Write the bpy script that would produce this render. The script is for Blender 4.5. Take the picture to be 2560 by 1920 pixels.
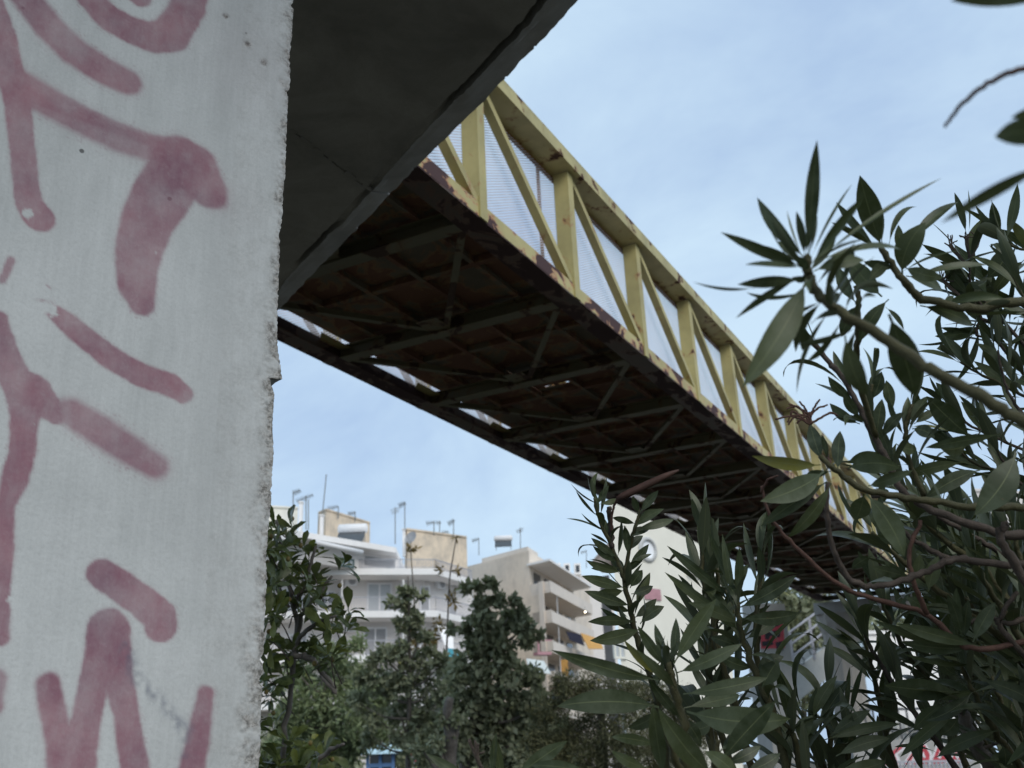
import bpy, math, random
import numpy as np
from mathutils import Matrix, Vector
rnd = random.Random(7)
np.random.seed(7)
for o in list(bpy.data.objects): bpy.data.objects.remove(o)
scene = bpy.context.scene
COL = scene.collection

# ------------------------------------------------------------------ camera
F_PX, PITCH, ROLL = 2574.3, 0.3609, -0.0407          # measured in a 2560 x 1920 frame
CAM = np.array([0.0, 0.0, 1.5])
_fw = np.array([0, math.cos(PITCH), math.sin(PITCH)])
_r0 = np.array([1.0, 0, 0]); _u0 = np.cross(_r0, _fw)
_r = math.cos(ROLL)*_r0 + math.sin(ROLL)*_u0
_u = -math.sin(ROLL)*_r0 + math.cos(ROLL)*_u0
cam = bpy.data.cameras.new('camera')
cam.sensor_width = 36.0; cam.lens = 36.0*F_PX/2560.0
cam.clip_start = 0.05; cam.clip_end = 5000
cam.dof.use_dof = True; cam.dof.focus_distance = 1.8; cam.dof.aperture_fstop = 8.5
camo = bpy.data.objects.new('camera', cam); COL.objects.link(camo)
camo.matrix_world = Matrix(((_r[0], _u[0], -_fw[0], CAM[0]), (_r[1], _u[1], -_fw[1], CAM[1]), (_r[2], _u[2], -_fw[2], CAM[2]), (0, 0, 0, 1)))
scene.camera = camo

# ------------------------------------------------------------------ sky, sun, exposure
SUN_TO = Vector((0.42, -0.72, 0.62)).normalized()
world = bpy.data.worlds.new('World'); scene.world = world; world.use_nodes = True
nt = world.node_tree; nt.nodes.clear()
wo = nt.nodes.new('ShaderNodeOutputWorld'); bg = nt.nodes.new('ShaderNodeBackground')
sky = nt.nodes.new('ShaderNodeTexSky'); sky.sky_type = 'NISHITA'; sky.sun_disc = False
sky.sun_elevation = math.asin(SUN_TO.z); sky.sun_rotation = math.atan2(SUN_TO.x, SUN_TO.y)
sky.dust_density = 2.0
tc = nt.nodes.new('ShaderNodeTexCoord')
mp = nt.nodes.new('ShaderNodeMapping'); mp.inputs['Scale'].default_value = (1.0, 1.0, 1.5); mp.inputs['Rotation'].default_value = (0.15, 0.1, 0.5)
n1 = nt.nodes.new('ShaderNodeTexNoise'); n1.inputs['Scale'].default_value = 2.4; n1.inputs['Detail'].default_value = 6; n1.inputs['Roughness'].default_value = 0.58; n1.inputs['Distortion'].default_value = 0.4
rp = nt.nodes.new('ShaderNodeValToRGB')
rp.color_ramp.elements[0].position = 0.38; rp.color_ramp.elements[0].color = (0.445, 0.60, 0.825, 1)
rp.color_ramp.elements[1].position = 0.62; rp.color_ramp.elements[1].color = (0.63, 0.81, 0.97, 1)
sc = nt.nodes.new('ShaderNodeVectorMath'); sc.operation = 'SCALE'; sc.inputs['Scale'].default_value = 0.10
mx = nt.nodes.new('ShaderNodeMix'); mx.data_type = 'RGBA'; mx.inputs[0].default_value = 0.86
nt.links.new(tc.outputs['Generated'], mp.inputs['Vector']); nt.links.new(mp.outputs[0], n1.inputs['Vector'])
nt.links.new(n1.outputs['Fac'], rp.inputs['Fac']); nt.links.new(sky.outputs[0], sc.inputs[0])
nt.links.new(sc.outputs[0], mx.inputs[6]); nt.links.new(rp.outputs[0], mx.inputs[7])
nt.links.new(mx.outputs[2], bg.inputs['Color']); nt.links.new(bg.outputs[0], wo.inputs['Surface'])
bg.inputs['Strength'].default_value = 1.0
sun = bpy.data.lights.new('sun', 'SUN'); sun.energy = 1.5; sun.angle = math.radians(35); sun.color = (1.0, 0.945, 0.86)
suno = bpy.data.objects.new('sun', sun); COL.objects.link(suno)
suno.rotation_euler = (-SUN_TO).to_track_quat('-Z', 'Y').to_euler()
vs = scene.view_settings; vs.view_transform = 'Standard'; vs.look = 'None'; vs.exposure = 0.13; vs.gamma = 1.0; vs.use_curve_mapping = False
scene.render.resolution_x = 1024; scene.render.resolution_y = 768
scene.render.engine = 'CYCLES'
scene.cycles.max_bounces = 7; scene.cycles.diffuse_bounces = 3; scene.cycles.glossy_bounces = 2; scene.cycles.transmission_bounces = 2

# ------------------------------------------------------------------ helpers
def ray(px, py): return _fw + _r*((px-1280)/F_PX) - _u*((py-960)/F_PX)
def P(px, py, D): return CAM + ray(px, py)*D              # a point D metres deep behind a pixel
def PZ(px, py, z):                                        # where a pixel's ray meets height z
    v = ray(px, py); return CAM + v*((z-CAM[2])/v[2])
class MB:
    def __init__(s): s.v = []; s.f = []; s.mi = []
    def add(s, vs, fs, m=0):
        b = len(s.v); s.v += [tuple(map(float, p)) for p in vs]; s.f += [tuple(i+b for i in f) for f in fs]; s.mi += [m]*len(fs)
    def hexa(s, p, m=0):     # 8 points: bottom ring 0-3, top ring 4-7
        s.add(p, [(3, 2, 1, 0), (4, 5, 6, 7), (0, 1, 5, 4), (1, 2, 6, 5), (2, 3, 7, 6), (3, 0, 4, 7)], m)
    def box(s, a, b, m=0):
        (x0, y0, z0), (x1, y1, z1) = a, b
        s.hexa([(x0, y0, z0), (x1, y0, z0), (x1, y1, z0), (x0, y1, z0), (x0, y0, z1), (x1, y0, z1), (x1, y1, z1), (x0, y1, z1)], m)
    def prism(s, plan, z0, z1, m=0):
        n = len(plan)
        s.add([(p[0], p[1], z0) for p in plan] + [(p[0], p[1], z1) for p in plan],
              [tuple(range(n))[::-1], tuple(range(n, 2*n))] + [(i, (i+1) % n, n+(i+1) % n, n+i) for i in range(n)], m)
    def bar(s, a, b, w, h, up=(0, 0, 1), m=0):
        a = np.array(a, float); b = np.array(b, float); d = b-a; d /= np.linalg.norm(d)
        u = np.array(up, float); x = np.cross(d, u)
        if np.linalg.norm(x) < 1e-4: x = np.cross(d, (1, 0, 0))
        x /= np.linalg.norm(x); u = np.cross(x, d)
        x = x*w/2; u = u*h/2
        s.hexa([a-x-u, a+x-u, b+x-u, b-x-u, a-x+u, a+x+u, b+x+u, b-x+u], m)
    def tube(s, pts, rad, n=7, m=0):
        pts = [np.array(p, float) for p in pts]
        if not hasattr(rad, '__len__'): rad = [rad]*len(pts)
        b = len(s.v); prev = None
        for i, p in enumerate(pts):
            d = pts[min(i+1, len(pts)-1)]-pts[max(i-1, 0)]; d /= (np.linalg.norm(d)+1e-9)
            ref = np.array((0, 0, 1.0)) if abs(d[2]) < .9 else np.array((1.0, 0, 0))
            x = np.cross(d, ref) if prev is None else prev-d*np.dot(prev, d)
            x /= (np.linalg.norm(x)+1e-9); prev = x; y = np.cross(d, x)
            for k in range(n):
                a = 2*math.pi*k/n; s.v.append(tuple(p+(x*math.cos(a)+y*math.sin(a))*rad[i]))
        for i in range(len(pts)-1):
            for k in range(n):
                s.f.append((b+i*n+k, b+i*n+(k+1) % n, b+(i+1)*n+(k+1) % n, b+(i+1)*n+k)); s.mi.append(m)
        s.f.append(tuple(b+k for k in range(n))[::-1]); s.mi.append(m)
        e = b+(len(pts)-1)*n; s.f.append(tuple(e+k for k in range(n))); s.mi.append(m)
    def mesh(s, name, mats, off=None, smooth=False):
        me = bpy.data.meshes.new(name)
        v = s.v if off is None else [(p[0]-off[0], p[1]-off[1], p[2]-off[2]) for p in s.v]
        me.from_pydata(v, [], s.f)
        if not isinstance(mats, (list, tuple)): mats = [mats]
        for m in mats: me.materials.append(m)
        if len(mats) > 1: me.polygons.foreach_set('material_index', s.mi)
        if smooth: me.polygons.foreach_set('use_smooth', [True]*len(me.polygons))
        me.update(); return me
    def build(s, name, mats, parent=None, smooth=False, off=None):
        if parent is not None: off = parent['_o']
        me = s.mesh(name, mats, off, smooth)
        o = bpy.data.objects.new(name, me); COL.objects.link(o)
        if parent is not None: o.parent = parent
        elif off is not None: o.location = off
        return o
def tag(o, label=None, cat=None, group=None, kind=None):
    if label: o['label'] = label
    if cat: o['category'] = cat
    if group: o['group'] = group
    if kind: o['kind'] = kind
    return o
def empty(name, loc, label, cat, group=None):
    o = bpy.data.objects.new(name, None); COL.objects.link(o)
    o.location = Vector([float(c) for c in loc]); o['_o'] = [float(c) for c in loc]; o.empty_display_size = .1
    return tag(o, label, cat, group)
def place(name, me, parent, M):
    o = bpy.data.objects.new(name, me); COL.objects.link(o); o.parent = parent
    o.matrix_basis = Matrix.Translation(-Vector(parent['_o'])) @ M
    return o
def smooth_path(pts, k=5):
    pts = [np.array(p, float) for p in pts]
    if len(pts) < 3: return pts
    q = [pts[0]*2-pts[1]]+pts+[pts[-1]*2-pts[-2]]; out = []
    for i in range(1, len(q)-2):
        a, b, c, d = q[i-1:i+3]
        for j in range(k):
            t = j/k; out.append(.5*((2*b)+(c-a)*t+(2*a-5*b+4*c-d)*t*t+(3*b-a-3*c+d)*t**3))
    return out+[pts[-1]]

# ------------------------------------------------------------------ materials
def mat(name, rough=.7, spec=.3):
    m = bpy.data.materials.new(name); m.use_nodes = True
    b = m.node_tree.nodes['Principled BSDF']; b.inputs['Roughness'].default_value = rough; b.inputs['Specular IOR Level'].default_value = spec
    return m, m.node_tree, b
def nd(nt, t, **kw):
    n = nt.nodes.new('ShaderNode'+t)
    for k, v in kw.items():
        if k in n.inputs: n.inputs[k].default_value = v
        else: setattr(n, k, v)
    return n
def ramp(nt, src, stops):
    r = nt.nodes.new('ShaderNodeValToRGB'); e = r.color_ramp.elements
    while len(e) < len(stops): e.new(0.5)
    for i, (p, c) in enumerate(stops):
        e[i].position = p; e[i].color = (c, c, c, 1) if not hasattr(c, '__len__') else (*c, 1)
    nt.links.new(src, r.inputs['Fac']); return r.outputs['Color']
def mixc(nt, f, a, b, mode='MIX'):
    m = nt.nodes.new('ShaderNodeMix'); m.data_type = 'RGBA'; m.blend_type = mode
    for i, x in ((0, f), (6, a), (7, b)):
        if isinstance(x, (int, float)): m.inputs[i].default_value = x
        elif hasattr(x, '__len__'): m.inputs[i].default_value = (*x, 1)
        else: nt.links.new(x, m.inputs[i])
    return m.outputs[2]
def noise(nt, vec, scale, detail=4, rough=.55, dist=0):
    n = nd(nt, 'TexNoise', Scale=scale, Detail=detail, Roughness=rough, Distortion=dist)
    if vec is not None: nt.links.new(vec, n.inputs['Vector'])
    return n.outputs['Fac']
def mapping(nt, src, scale=(1, 1, 1), loc=(0, 0, 0), rot=(0, 0, 0)):
    m = nt.nodes.new('ShaderNodeMapping'); m.inputs['Scale'].default_value = scale; m.inputs['Location'].default_value = loc; m.inputs['Rotation'].default_value = rot
    nt.links.new(src, m.inputs['Vector']); return m.outputs[0]
def bump(nt, b, h, strength=.3, dist=.01):
    n = nd(nt, 'Bump', Strength=strength, Distance=dist); nt.links.new(h, n.inputs['Height']); nt.links.new(n.outputs[0], b.inputs['Normal'])
def objco(nt, spread=0.0):
    t = nt.nodes.new('ShaderNodeTexCoord')
    if not spread: return t.outputs['Object']
    oi = nt.nodes.new('ShaderNodeObjectInfo'); a = nd(nt, 'VectorMath', operation='SCALE'); a.inputs['Scale'].default_value = spread
    cb = nt.nodes.new('ShaderNodeCombineXYZ'); nt.links.new(oi.outputs['Random'], cb.inputs[0]); nt.links.new(oi.outputs['Random'], cb.inputs[2])
    nt.links.new(cb.outputs[0], a.inputs[0]); ad = nd(nt, 'VectorMath', operation='ADD')
    nt.links.new(t.outputs['Object'], ad.inputs[0]); nt.links.new(a.outputs[0], ad.inputs[1]); return ad.outputs[0]
def plain(name, col, rough=.7, var=.12, scale=3.0, spec=.3, metal=0, streak=False):
    m, t, b = mat(name, rough, spec); v = objco(t, 9.0)
    vv = mapping(t, v, (1, 1, .25)) if streak else v
    n = noise(t, vv, scale, 5, .6)
    c = ramp(t, n, [(.3, tuple(x*(1-var) for x in col)), (.7, tuple(min(1, x*(1+var*.7)) for x in col))])
    t.links.new(c, b.inputs['Base Color']); b.inputs['Metallic'].default_value = metal
    return m
def stained(name, col, stain, scale=.5, amt=(.45, .75), rough=.85):
    """rendered wall with rain streaks and blotches of its own"""
    m, t, b = mat(name, rough, .15); v = objco(t)
    a = noise(t, mapping(t, v, (1, 1, .7)), scale*1.5, 9, .72, .1); c2 = noise(t, v, scale*6, 5, .6)
    f = ramp(t, a, [(amt[0], 0), (amt[1], 1)])
    c = mixc(t, f, col, stain); c = mixc(t, .25, c, ramp(t, c2, [(.3, tuple(x*.75 for x in col)), (.7, col)]))
    t.links.new(c, b.inputs['Base Color']); bump(t, b, c2, .2, .02)
    return m
def paint_rust(name, paint, rust, edge, thr, scale=3.0, stretch=(1, 1, 1), rough=.55, spread=57.0, dirt=.35, dist=.6):
    m, t, b = mat(name, rough, .35); v = objco(t, spread)
    n = noise(t, mapping(t, v, stretch), scale, 7, .62, dist)
    f = ramp(t, n, [(thr, 0), (thr+.018, 1)]); e = ramp(t, n, [(thr-.05, 0), (thr, 1)])
    d = noise(t, v, scale*.7, 5, .6); d2 = noise(t, v, 38, 3, .6)
    base = mixc(t, ramp(t, d, [(.38, 0), (.75, dirt)]), paint, tuple(x*.5 for x in paint))
    base = mixc(t, e, base, edge); spots = ramp(t, d2, [(.70, 0), (.74, .8)])
    base = mixc(t, spots, base, rust)
    c = mixc(t, f, base, rust); t.links.new(c, b.inputs['Base Color'])
    r = ramp(t, f, [(0, rough), (1, .9)]); t.links.new(r, b.inputs['Roughness'])
    inv = nd(t, 'Math', operation='MULTIPLY_ADD'); inv.inputs[1].default_value = -1; inv.inputs[2].default_value = 1; t.links.new(f, inv.inputs[0])
    bump(t, b, inv.outputs[0], .35, .003)
    return m
YEL = (.50, .43, .185)
M_YEL = paint_rust('yellow_bridge_paint', YEL, (.095, .045, .032), (.38, .23, .095), .64, 2.8, dirt=.75)
M_CHORD = paint_rust('yellow_chord_paint', YEL, (.075, .042, .042), (.46, .22, .11), .525, 3.4, (1.0, 1.6, 1.4), spread=0, dirt=.6)
M_TOP = paint_rust('yellow_rail_paint', (.50, .44, .205), (.075, .038, .024), (.32, .21, .09), .605, 5.5, (1, 1, 1), spread=0, dirt=.7, dist=.1)
M_YEL_SHADE = paint_rust('shaded_yellow_paint', (.15, .135, .08), (.065, .038, .026), (.15, .10, .045), .56, 3.2)  # yellow bridge paint with under-deck shade darkened into its colour, plus rust patches
M_DECK = paint_rust('rusty_deck_steel', (.16, .132, .09), (.165, .082, .05), (.25, .14, .065), .50, 2.6, rough=.8, dirt=.7)
M_FLANGE = paint_rust('brown_flange_paint', (.105, .075, .055), (.055, .030, .028), (.13, .07, .045), .50, 2.2, (1, 1.5, 1.5), spread=0)
M_RUST = plain('orange_rust', (.36, .17, .045), .85, .35, 12)
M_MESH = plain('galvanised_mesh', (.58, .56, .62), .55, .15, 3, .4, .1)

def concrete_mat(name, base, dark, scale=1.0, streak=True, attr=False, pit=(.045, .07)):
    m, t, b = mat(name, .88, .2); v = objco(t)
    fine = noise(t, mapping(t, v, (1, 1, .06)), 140*scale, 4, .65); cloud = noise(t, mapping(t, v, (1, 1, .6)), 5*scale, 8, .68, .5); grain = noise(t, v, 260*scale, 3, .7)
    c = ramp(t, cloud, [(.3, dark), (.7, base)])
    if streak: c = mixc(t, .24, c, mixc(t, ramp(t, fine, [(.35, 0), (.65, 1)]), tuple(x*.84 for x in base), tuple(min(1, x*1.08) for x in base)))
    c = mixc(t, ramp(t, grain, [(.3, .22), (.55, 0)]), c, tuple(x*.55 for x in base))
    vo = nd(t, 'TexVoronoi', Scale=15*scale); t.links.new(v, vo.inputs['Vector'])
    pit = ramp(t, vo.outputs['Distance'], [(pit[0], 1), (pit[1], 0)])
    sel = ramp(t, vo.outputs['Color'], [(.80, 0), (.82, 1)])
    wst_ = noise(t, mapping(t, v, (1, 1, .16)), 7*scale, 7, .66, .3); c = mixc(t, ramp(t, wst_, [(.52, 0), (.74, .42)]), c, tuple(x*.62 for x in base))
    pitm = nd(t, 'Math', operation='MULTIPLY'); t.links.new(pit, pitm.inputs[0]); t.links.new(sel, pitm.inputs[1])
    c = mixc(t, pitm.outputs[0], c, tuple(x*.25 for x in base))
    h = mixc(t, .5, fine, grain)
    if attr:
        a = t.nodes.new('ShaderNodeAttribute'); a.attribute_name = 'paint'
        k = t.nodes.new('ShaderNodeAttribute'); k.attribute_name = 'smear'
        w = t.nodes.new('ShaderNodeAttribute'); w.attribute_name = 'worn'
        wear = noise(t, mapping(t, v, (1, 1, .5)), 26, 5, .7); cov = ramp(t, wear, [(.25, .72), (.62, 1)])
        pf = nd(t, 'Math', operation='MULTIPLY'); t.links.new(a.outputs['Fac'], pf.inputs[0]); t.links.new(cov, pf.inputs[1])
        pc = ramp(t, noise(t, v, 9, 5, .6), [(.28, (.195, .095, .130)), (.72, (.325, .180, .205))])
        ex = mixc(t, ramp(t, noise(t, v, 150, 4, .75), [(.38, 0), (.62, 1)]), (.13, .125, .115), (.44, .43, .41))
        c = mixc(t, w.outputs['Fac'], c, ex)
        c = mixc(t, pf.outputs[0], c, pc)
        c = mixc(t, k.outputs['Fac'], c, (.12, .13, .17))
    t.links.new(c, b.inputs['Base Color']); bump(t, b, h, .25, .002)
    return m
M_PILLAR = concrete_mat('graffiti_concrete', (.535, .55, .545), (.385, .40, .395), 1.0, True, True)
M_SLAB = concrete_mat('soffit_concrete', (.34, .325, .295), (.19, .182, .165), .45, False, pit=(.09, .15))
M_CONC = concrete_mat('plain_concrete', (.42, .41, .39), (.3, .3, .28), .4, True)

def leaf_mat(name, dark, light, under, rib, rough=.42, trans=.12):
    m, t, b = mat(name, rough, .26)
    uv = t.nodes.new('ShaderNodeTexCoord').outputs['UV']; sp = t.nodes.new('ShaderNodeSeparateXYZ'); t.links.new(uv, sp.inputs[0])
    oi = t.nodes.new('ShaderNodeObjectInfo'); at = t.nodes.new('ShaderNodeAttribute'); at.attribute_name = 'rnd'
    ad = nd(t, 'Math', operation='ADD'); t.links.new(oi.outputs['Random'], ad.inputs[0]); t.links.new(at.outputs['Fac'], ad.inputs[1])
    fr = nd(t, 'Math', operation='FRACT'); t.links.new(ad.outputs[0], fr.inputs[0])
    top = mixc(t, fr.outputs[0], dark, light)
    yl = ramp(t, fr.outputs[0], [(.990, 0), (.994, 1)]); top = mixc(t, yl, top, tuple(min(.5, x*k) for x, k in zip(light, (2.4, 1.9, 1.0))))
    top = mixc(t, ramp(t, noise(t, None, 40, 3, .6), [(.35, .35), (.65, 0)]), top, tuple(x*.6 for x in dark))
    oc = objco(t, 31.0); gn = nd(t, 'TexNoise', Scale=3.2, Detail=5, Roughness=.65); t.links.new(oc, gn.inputs['Vector'])
    top = mixc(t, ramp(t, gn.outputs['Fac'], [(.40, 0), (.75, .55)]), top, tuple(x*1.7+.012 for x in under))
    bn_ = nd(t, 'TexNoise', Scale=7.0, Detail=4, Roughness=.6); t.links.new(oc, bn_.inputs['Vector'])
    top = mixc(t, ramp(t, bn_.outputs['Fac'], [(.70, 0), (.74, .8)]), top, (.10, .07, .03))
    geo = t.nodes.new('ShaderNodeNewGeometry'); c = mixc(t, geo.outputs['Backfacing'], top, under)
    ds = nd(t, 'Math', operation='SUBTRACT'); ds.inputs[1].default_value = .5; t.links.new(sp.outputs[1], ds.inputs[0])
    ab = nd(t, 'Math', operation='ABSOLUTE'); t.links.new(ds.outputs[0], ab.inputs[0])
    c = mixc(t, ramp(t, ab.outputs[0], [(.010, .6), (.026, 0)]), c, rib)
    t.links.new(c, b.inputs['Base Color'])
    if trans:
        tr = t.nodes.new('ShaderNodeBsdfTranslucent'); t.links.new(mixc(t, .5, light, (.12, .16, .02)), tr.inputs['Color'])
        ms = t.nodes.new('ShaderNodeMixShader'); ms.inputs[0].default_value = trans; out = t.nodes['Material Output']
        t.links.new(b.outputs[0], ms.inputs[1]); t.links.new(tr.outputs[0], ms.inputs[2]); t.links.new(ms.outputs[0], out.inputs['Surface'])
    return m
M_OLE = leaf_mat('oleander_leaf', (.024, .035, .015), (.082, .100, .042), (.078, .094, .060), (.19, .21, .10), .42)
def stem_bump(m):
    t = m.node_tree; bump(t, t.nodes['Principled BSDF'], noise(t, objco(t), 420, 4, .7), .8, .002)
M_PIT = leaf_mat('pittosporum_leaf', (.026, .042, .014), (.13, .15, .028), (.13, .155, .06), (.16, .18, .06), .32)
M_CAROB = leaf_mat('carob_leaf', (.12, .135, .078), (.31, .33, .19), (.32, .34, .23), (.26, .29, .18), .6, .25)
M_FEATH = leaf_mat('feathery_leaf', (.11, .145, .065), (.27, .33, .15), (.30, .35, .2), (.27, .31, .17), .55, .3)
M_OLIVE = leaf_mat('olive_brown_needles', (.055, .066, .032), (.14, .14, .068), (.14, .14, .08), (.14, .15, .08), .6, .2)
M_PALE = leaf_mat('pale_grey_leaf', (.10, .13, .10), (.20, .235, .18), (.2, .22, .18), (.2, .22, .17), .6, .1)
M_OCHRE = leaf_mat('ochre_leaf', (.16, .11, .03), (.30, .21, .07), (.25, .19, .09), (.2, .15, .06), .7, .15)
M_STEMG = plain('green_stem', (.068, .064, .028), .6, .3, 60)
M_STEMB = plain('brown_twig', (.078, .060, .048), .75, .4, 80)
M_STEMR = plain('reddish_twig', (.11, .058, .043), .7, .35, 70)
M_BARK = plain('grey_bark', (.17, .15, .13), .9, .4, 25)
for m_s in (M_STEMG, M_STEMB, M_STEMR, M_BARK): stem_bump(m_s)
M_POD = plain('dry_pod', (.085, .045, .034), .6, .35, 40)

# ------------------------------------------------------------------ ground and road
M_GROUND, t_, b_ = mat('dry_earth', .95, .1)
g_ = noise(t_, objco(t_), .8, 6, .6); t_.links.new(ramp(t_, g_, [(.3, (.06, .057, .042)), (.7, (.115, .103, .078))]), b_.inputs['Base Color'])
mb = MB(); N = 3000; mb.add([(-N, -N, 0), (N, -N, 0), (N, N, 0), (-N, N, 0)], [(0, 1, 2, 3)])
tag(mb.build('ground', M_GROUND), kind='structure')
M_ASPH = plain('asphalt', (.05, .05, .052), .9, .25, 6)
AZ = 0.4804; SL = 0.0095; BW = 2.5; BL = 1.5186; BH = 1.1725
bd = np.array([math.sin(AZ)*math.cos(SL), math.cos(AZ)*math.cos(SL), math.sin(SL)])
bn = np.array([-math.cos(AZ), math.sin(AZ), 0.0]); bu = np.cross(bn, bd)*-1
if bu[2] < 0: bu = -bu
BO = CAM + np.array([-0.8546, 4.7992, 3.4987])
def B(s, n, h): return BO + bd*s + bn*n + bu*h
mb = MB(); c0 = B(BL*3.2, 0, 0); c1 = B(BL*12.0, 0, 0)
mb.add([(*(c0+bn*k)[:2], .004) for k in (-200, 200)] + [(*(c1+bn*k)[:2], .004) for k in (200, -200)], [(0, 1, 2, 3)])
tag(mb.build('road', M_ASPH), kind='structure')

# ------------------------------------------------------------------ landing slab with pier
EA = math.radians(-33.53); e_dir = np.array([math.sin(EA), math.cos(EA), 0]); g_dir = np.array([-e_dir[1], e_dir[0], 0])   # along far edge / inwards (left, towards viewer)
ZS = CAM[2]+2.9; E0 = PZ(1450, 0, ZS)
if np.dot(CAM-E0, g_dir) < 0: g_dir = -g_dir
SW = 2.9
rng = np.random.RandomState(3)
def smooth_noise(n, k, seed):
    r = np.random.RandomState(seed).rand(n+2*k)-.5; w = np.hanning(2*k+1); w /= w.sum(); return np.convolve(r, w, 'same')[k:n+k]*math.sqrt(k)
pier_root = empty('concrete_pier', (*(E0+g_dir*1.9+e_dir*-.5)[:2], 0), 'grey concrete pier with mauve spray-painted graffiti under a dark landing slab', 'pier')
def soffit_piece(name, s0, s1, seed):
    ns = int((s1-s0)/.011); us = np.linspace(s0, s1, ns)
    dist = np.concatenate([[0, .012, .03, .06, .1, .125, .138, .149, .153, .163, .173, .183, .189, .193, .225, .25, .3], np.linspace(.36, SW, 34)])
    edge = smooth_noise(ns, 4, seed)*.010 + smooth_noise(ns, 60, seed+1)*.006 + (np.random.RandomState(seed+5).rand(ns) > .985)*-.008
    wob = smooth_noise(ns, 20, seed+2)*.016 + smooth_noise(ns, 3, seed+9)*.008
    dep = .12+1.1*np.clip(smooth_noise(ns, 30, seed+3)*2+.35, 0, 1)
    V = []; nd_ = len(dist)
    low = np.random.RandomState(seed+7)
    blob = sum(a*np.sin(us[:, None]*f1+dist[None, :]*f2+p) for a, f1, f2, p in [(.003, 5, 3, 1), (.002, 11, 7, 2), (.0015, 19, 23, .5)])
    for i, u in enumerate(us):
        for j, dd in enumerate(dist):
            q = dd + (wob[i] if .1 < dd < .31 else 0) - (edge[i] if j == 0 else edge[i]*.5 if j == 1 else 0)
            z = blob[i, j]-.063*min(1, dd/.15)
            if dd < .15: z += 0                      # drip strip tilts up to the edge
            if .15 <= dd <= .191: z += .045*dep[i]*(1 if .152 < dd < .19 else .4)
            if .191 < dd <= .25: z -= .008*dep[i]
            p = E0+e_dir*u+g_dir*q; V.append((p[0], p[1], ZS+z))
    Fc = [(i*nd_+j, i*nd_+j+1, (i+1)*nd_+j+1, (i+1)*nd_+j) for i in range(ns-1) for j in range(nd_-1)]
    b = len(V); top = []
    for i, u in enumerate(us):
        for dd in (0, SW):
            p = E0+e_dir*u+g_dir*dd; top.append((p[0], p[1], ZS+.5))
    V += top
    for i in range(ns-1):
        Fc.append((i*nd_, (i+1)*nd_, b+(i+1)*2, b+i*2)); Fc.append((i*nd_+nd_-1, b+i*2+1, b+(i+1)*2+1, (i+1)*nd_+nd_-1)); Fc.append((b+i*2, b+(i+1)*2, b+(i+1)*2+1, b+i*2+1))
    Fc.append(tuple(range(nd_))+(b+1, b)); e = (ns-1)*nd_; Fc.append(tuple(e+k for k in range(nd_))[::-1]+(b+(ns-1)*2, b+(ns-1)*2+1))
    m = MB(); m.add(V, Fc); return m
# the cast joint runs parallel to the bridge: shear the two casts to meet along it
J0 = PZ(979, 489, ZS); js = float(np.dot(J0-E0, e_dir)); jn = float(np.dot(J0-E0, g_dir))
tanj = float(np.dot(bd, e_dir)/np.dot(bd, -g_dir))           # change of e per metre of inward g (negative bridge direction)
def shear(m, s_ref, keep_lo):
    out = []
    for p in m.v:
        q = np.array(p)-E0; s = float(np.dot(q, e_dir)); g = float(np.dot(q, g_dir)); k = (s-s_ref[0])/(s_ref[1]-s_ref[0])
        w = k if keep_lo else 1-k
        out.append(tuple(np.array(p)+e_dir*(-(g-jn)*tanj*w)))
    m.v = out; return m
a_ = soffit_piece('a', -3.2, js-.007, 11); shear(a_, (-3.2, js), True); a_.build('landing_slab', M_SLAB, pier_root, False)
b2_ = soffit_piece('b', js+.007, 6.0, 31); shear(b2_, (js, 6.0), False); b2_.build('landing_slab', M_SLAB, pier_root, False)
# joint filler, a little recessed, with a crumbly ridge of mortar
mb = MB(); pts = [E0+e_dir*(js-(g-jn)*tanj)+g_dir*g for g in np.linspace(.16, SW-.05, 90)]
for i in range(len(pts)-1):
    a, c = pts[i].copy(), pts[i+1].copy(); jit = rng.rand()*.008
    a[2] = c[2] = ZS-.055-jit*1.6; mb.bar(a, c, .008+jit*2.2, .012)
mb.build('joint_mortar', M_SLAB, pier_root)

# pier shaft: dense grid on the sprayed face
PE = P(690, 960, 1.62); PE = np.array([PE[0], PE[1], 0.0])   # right-hand arris of the face
f_dir = g_dir; n_face = -e_dir                               # face runs left along g, looks along -e
zs = np.concatenate([np.linspace(0, 1.4, 15)[:-1], np.arange(1.4, 3.05, .0026), np.linspace(3.06, ZS+.06, 12)])
xs = np.concatenate([[0, .0012, .003, .005, .0075], np.arange(.0105, .50, .0026), np.linspace(.52, 1.0, 9)])
nz, nx = len(zs), len(xs)
er = smooth_noise(nz, 3, 51)*.0016+smooth_noise(nz, 18, 52)*.0030+smooth_noise(nz, 90, 53)*.006
er = er-np.clip(np.abs(smooth_noise(nz, 5, 59))-.35, 0, 1)*.012
def face_pt(px, py):      # pixel -> (distance from arris, z) on the face plane
    v = ray(px, py); t = np.dot(PE-CAM, n_face)/np.dot(v, n_face); q = CAM+v*t
    return np.array([np.dot(q-PE, f_dir), q[2]])
zsp = face_pt(712, 950)[1]; zsq = face_pt(700, 905)[1]
spike = np.where((zs > zsp) & (zs < zsq+.03), np.clip((zsq+.03-zs)/(zsq+.03-zsp), 0, 1)*.012, 0)
notch = np.where((zs < zsp) & (zs > zsp-.03), -.009*np.clip(1-(zsp-zs)/.03, 0, 1), 0)
edge_off = er+spike+notch
X, Z = np.meshgrid(xs, zs)
fall = np.exp(-(X/.012)**2)
xoff = X-edge_off[:, None]*fall
dep = np.zeros_like(X)
crumb = np.random.RandomState(5).rand(nz, nx)
zone = .022+.03*smooth_noise(nz, 30, 57)[:, None]+.022*np.clip((2.3-Z)*1.2, 0, 1)
rough_zone = np.clip(1-X/np.clip(zone, .008, .1), 0, 1)
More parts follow.
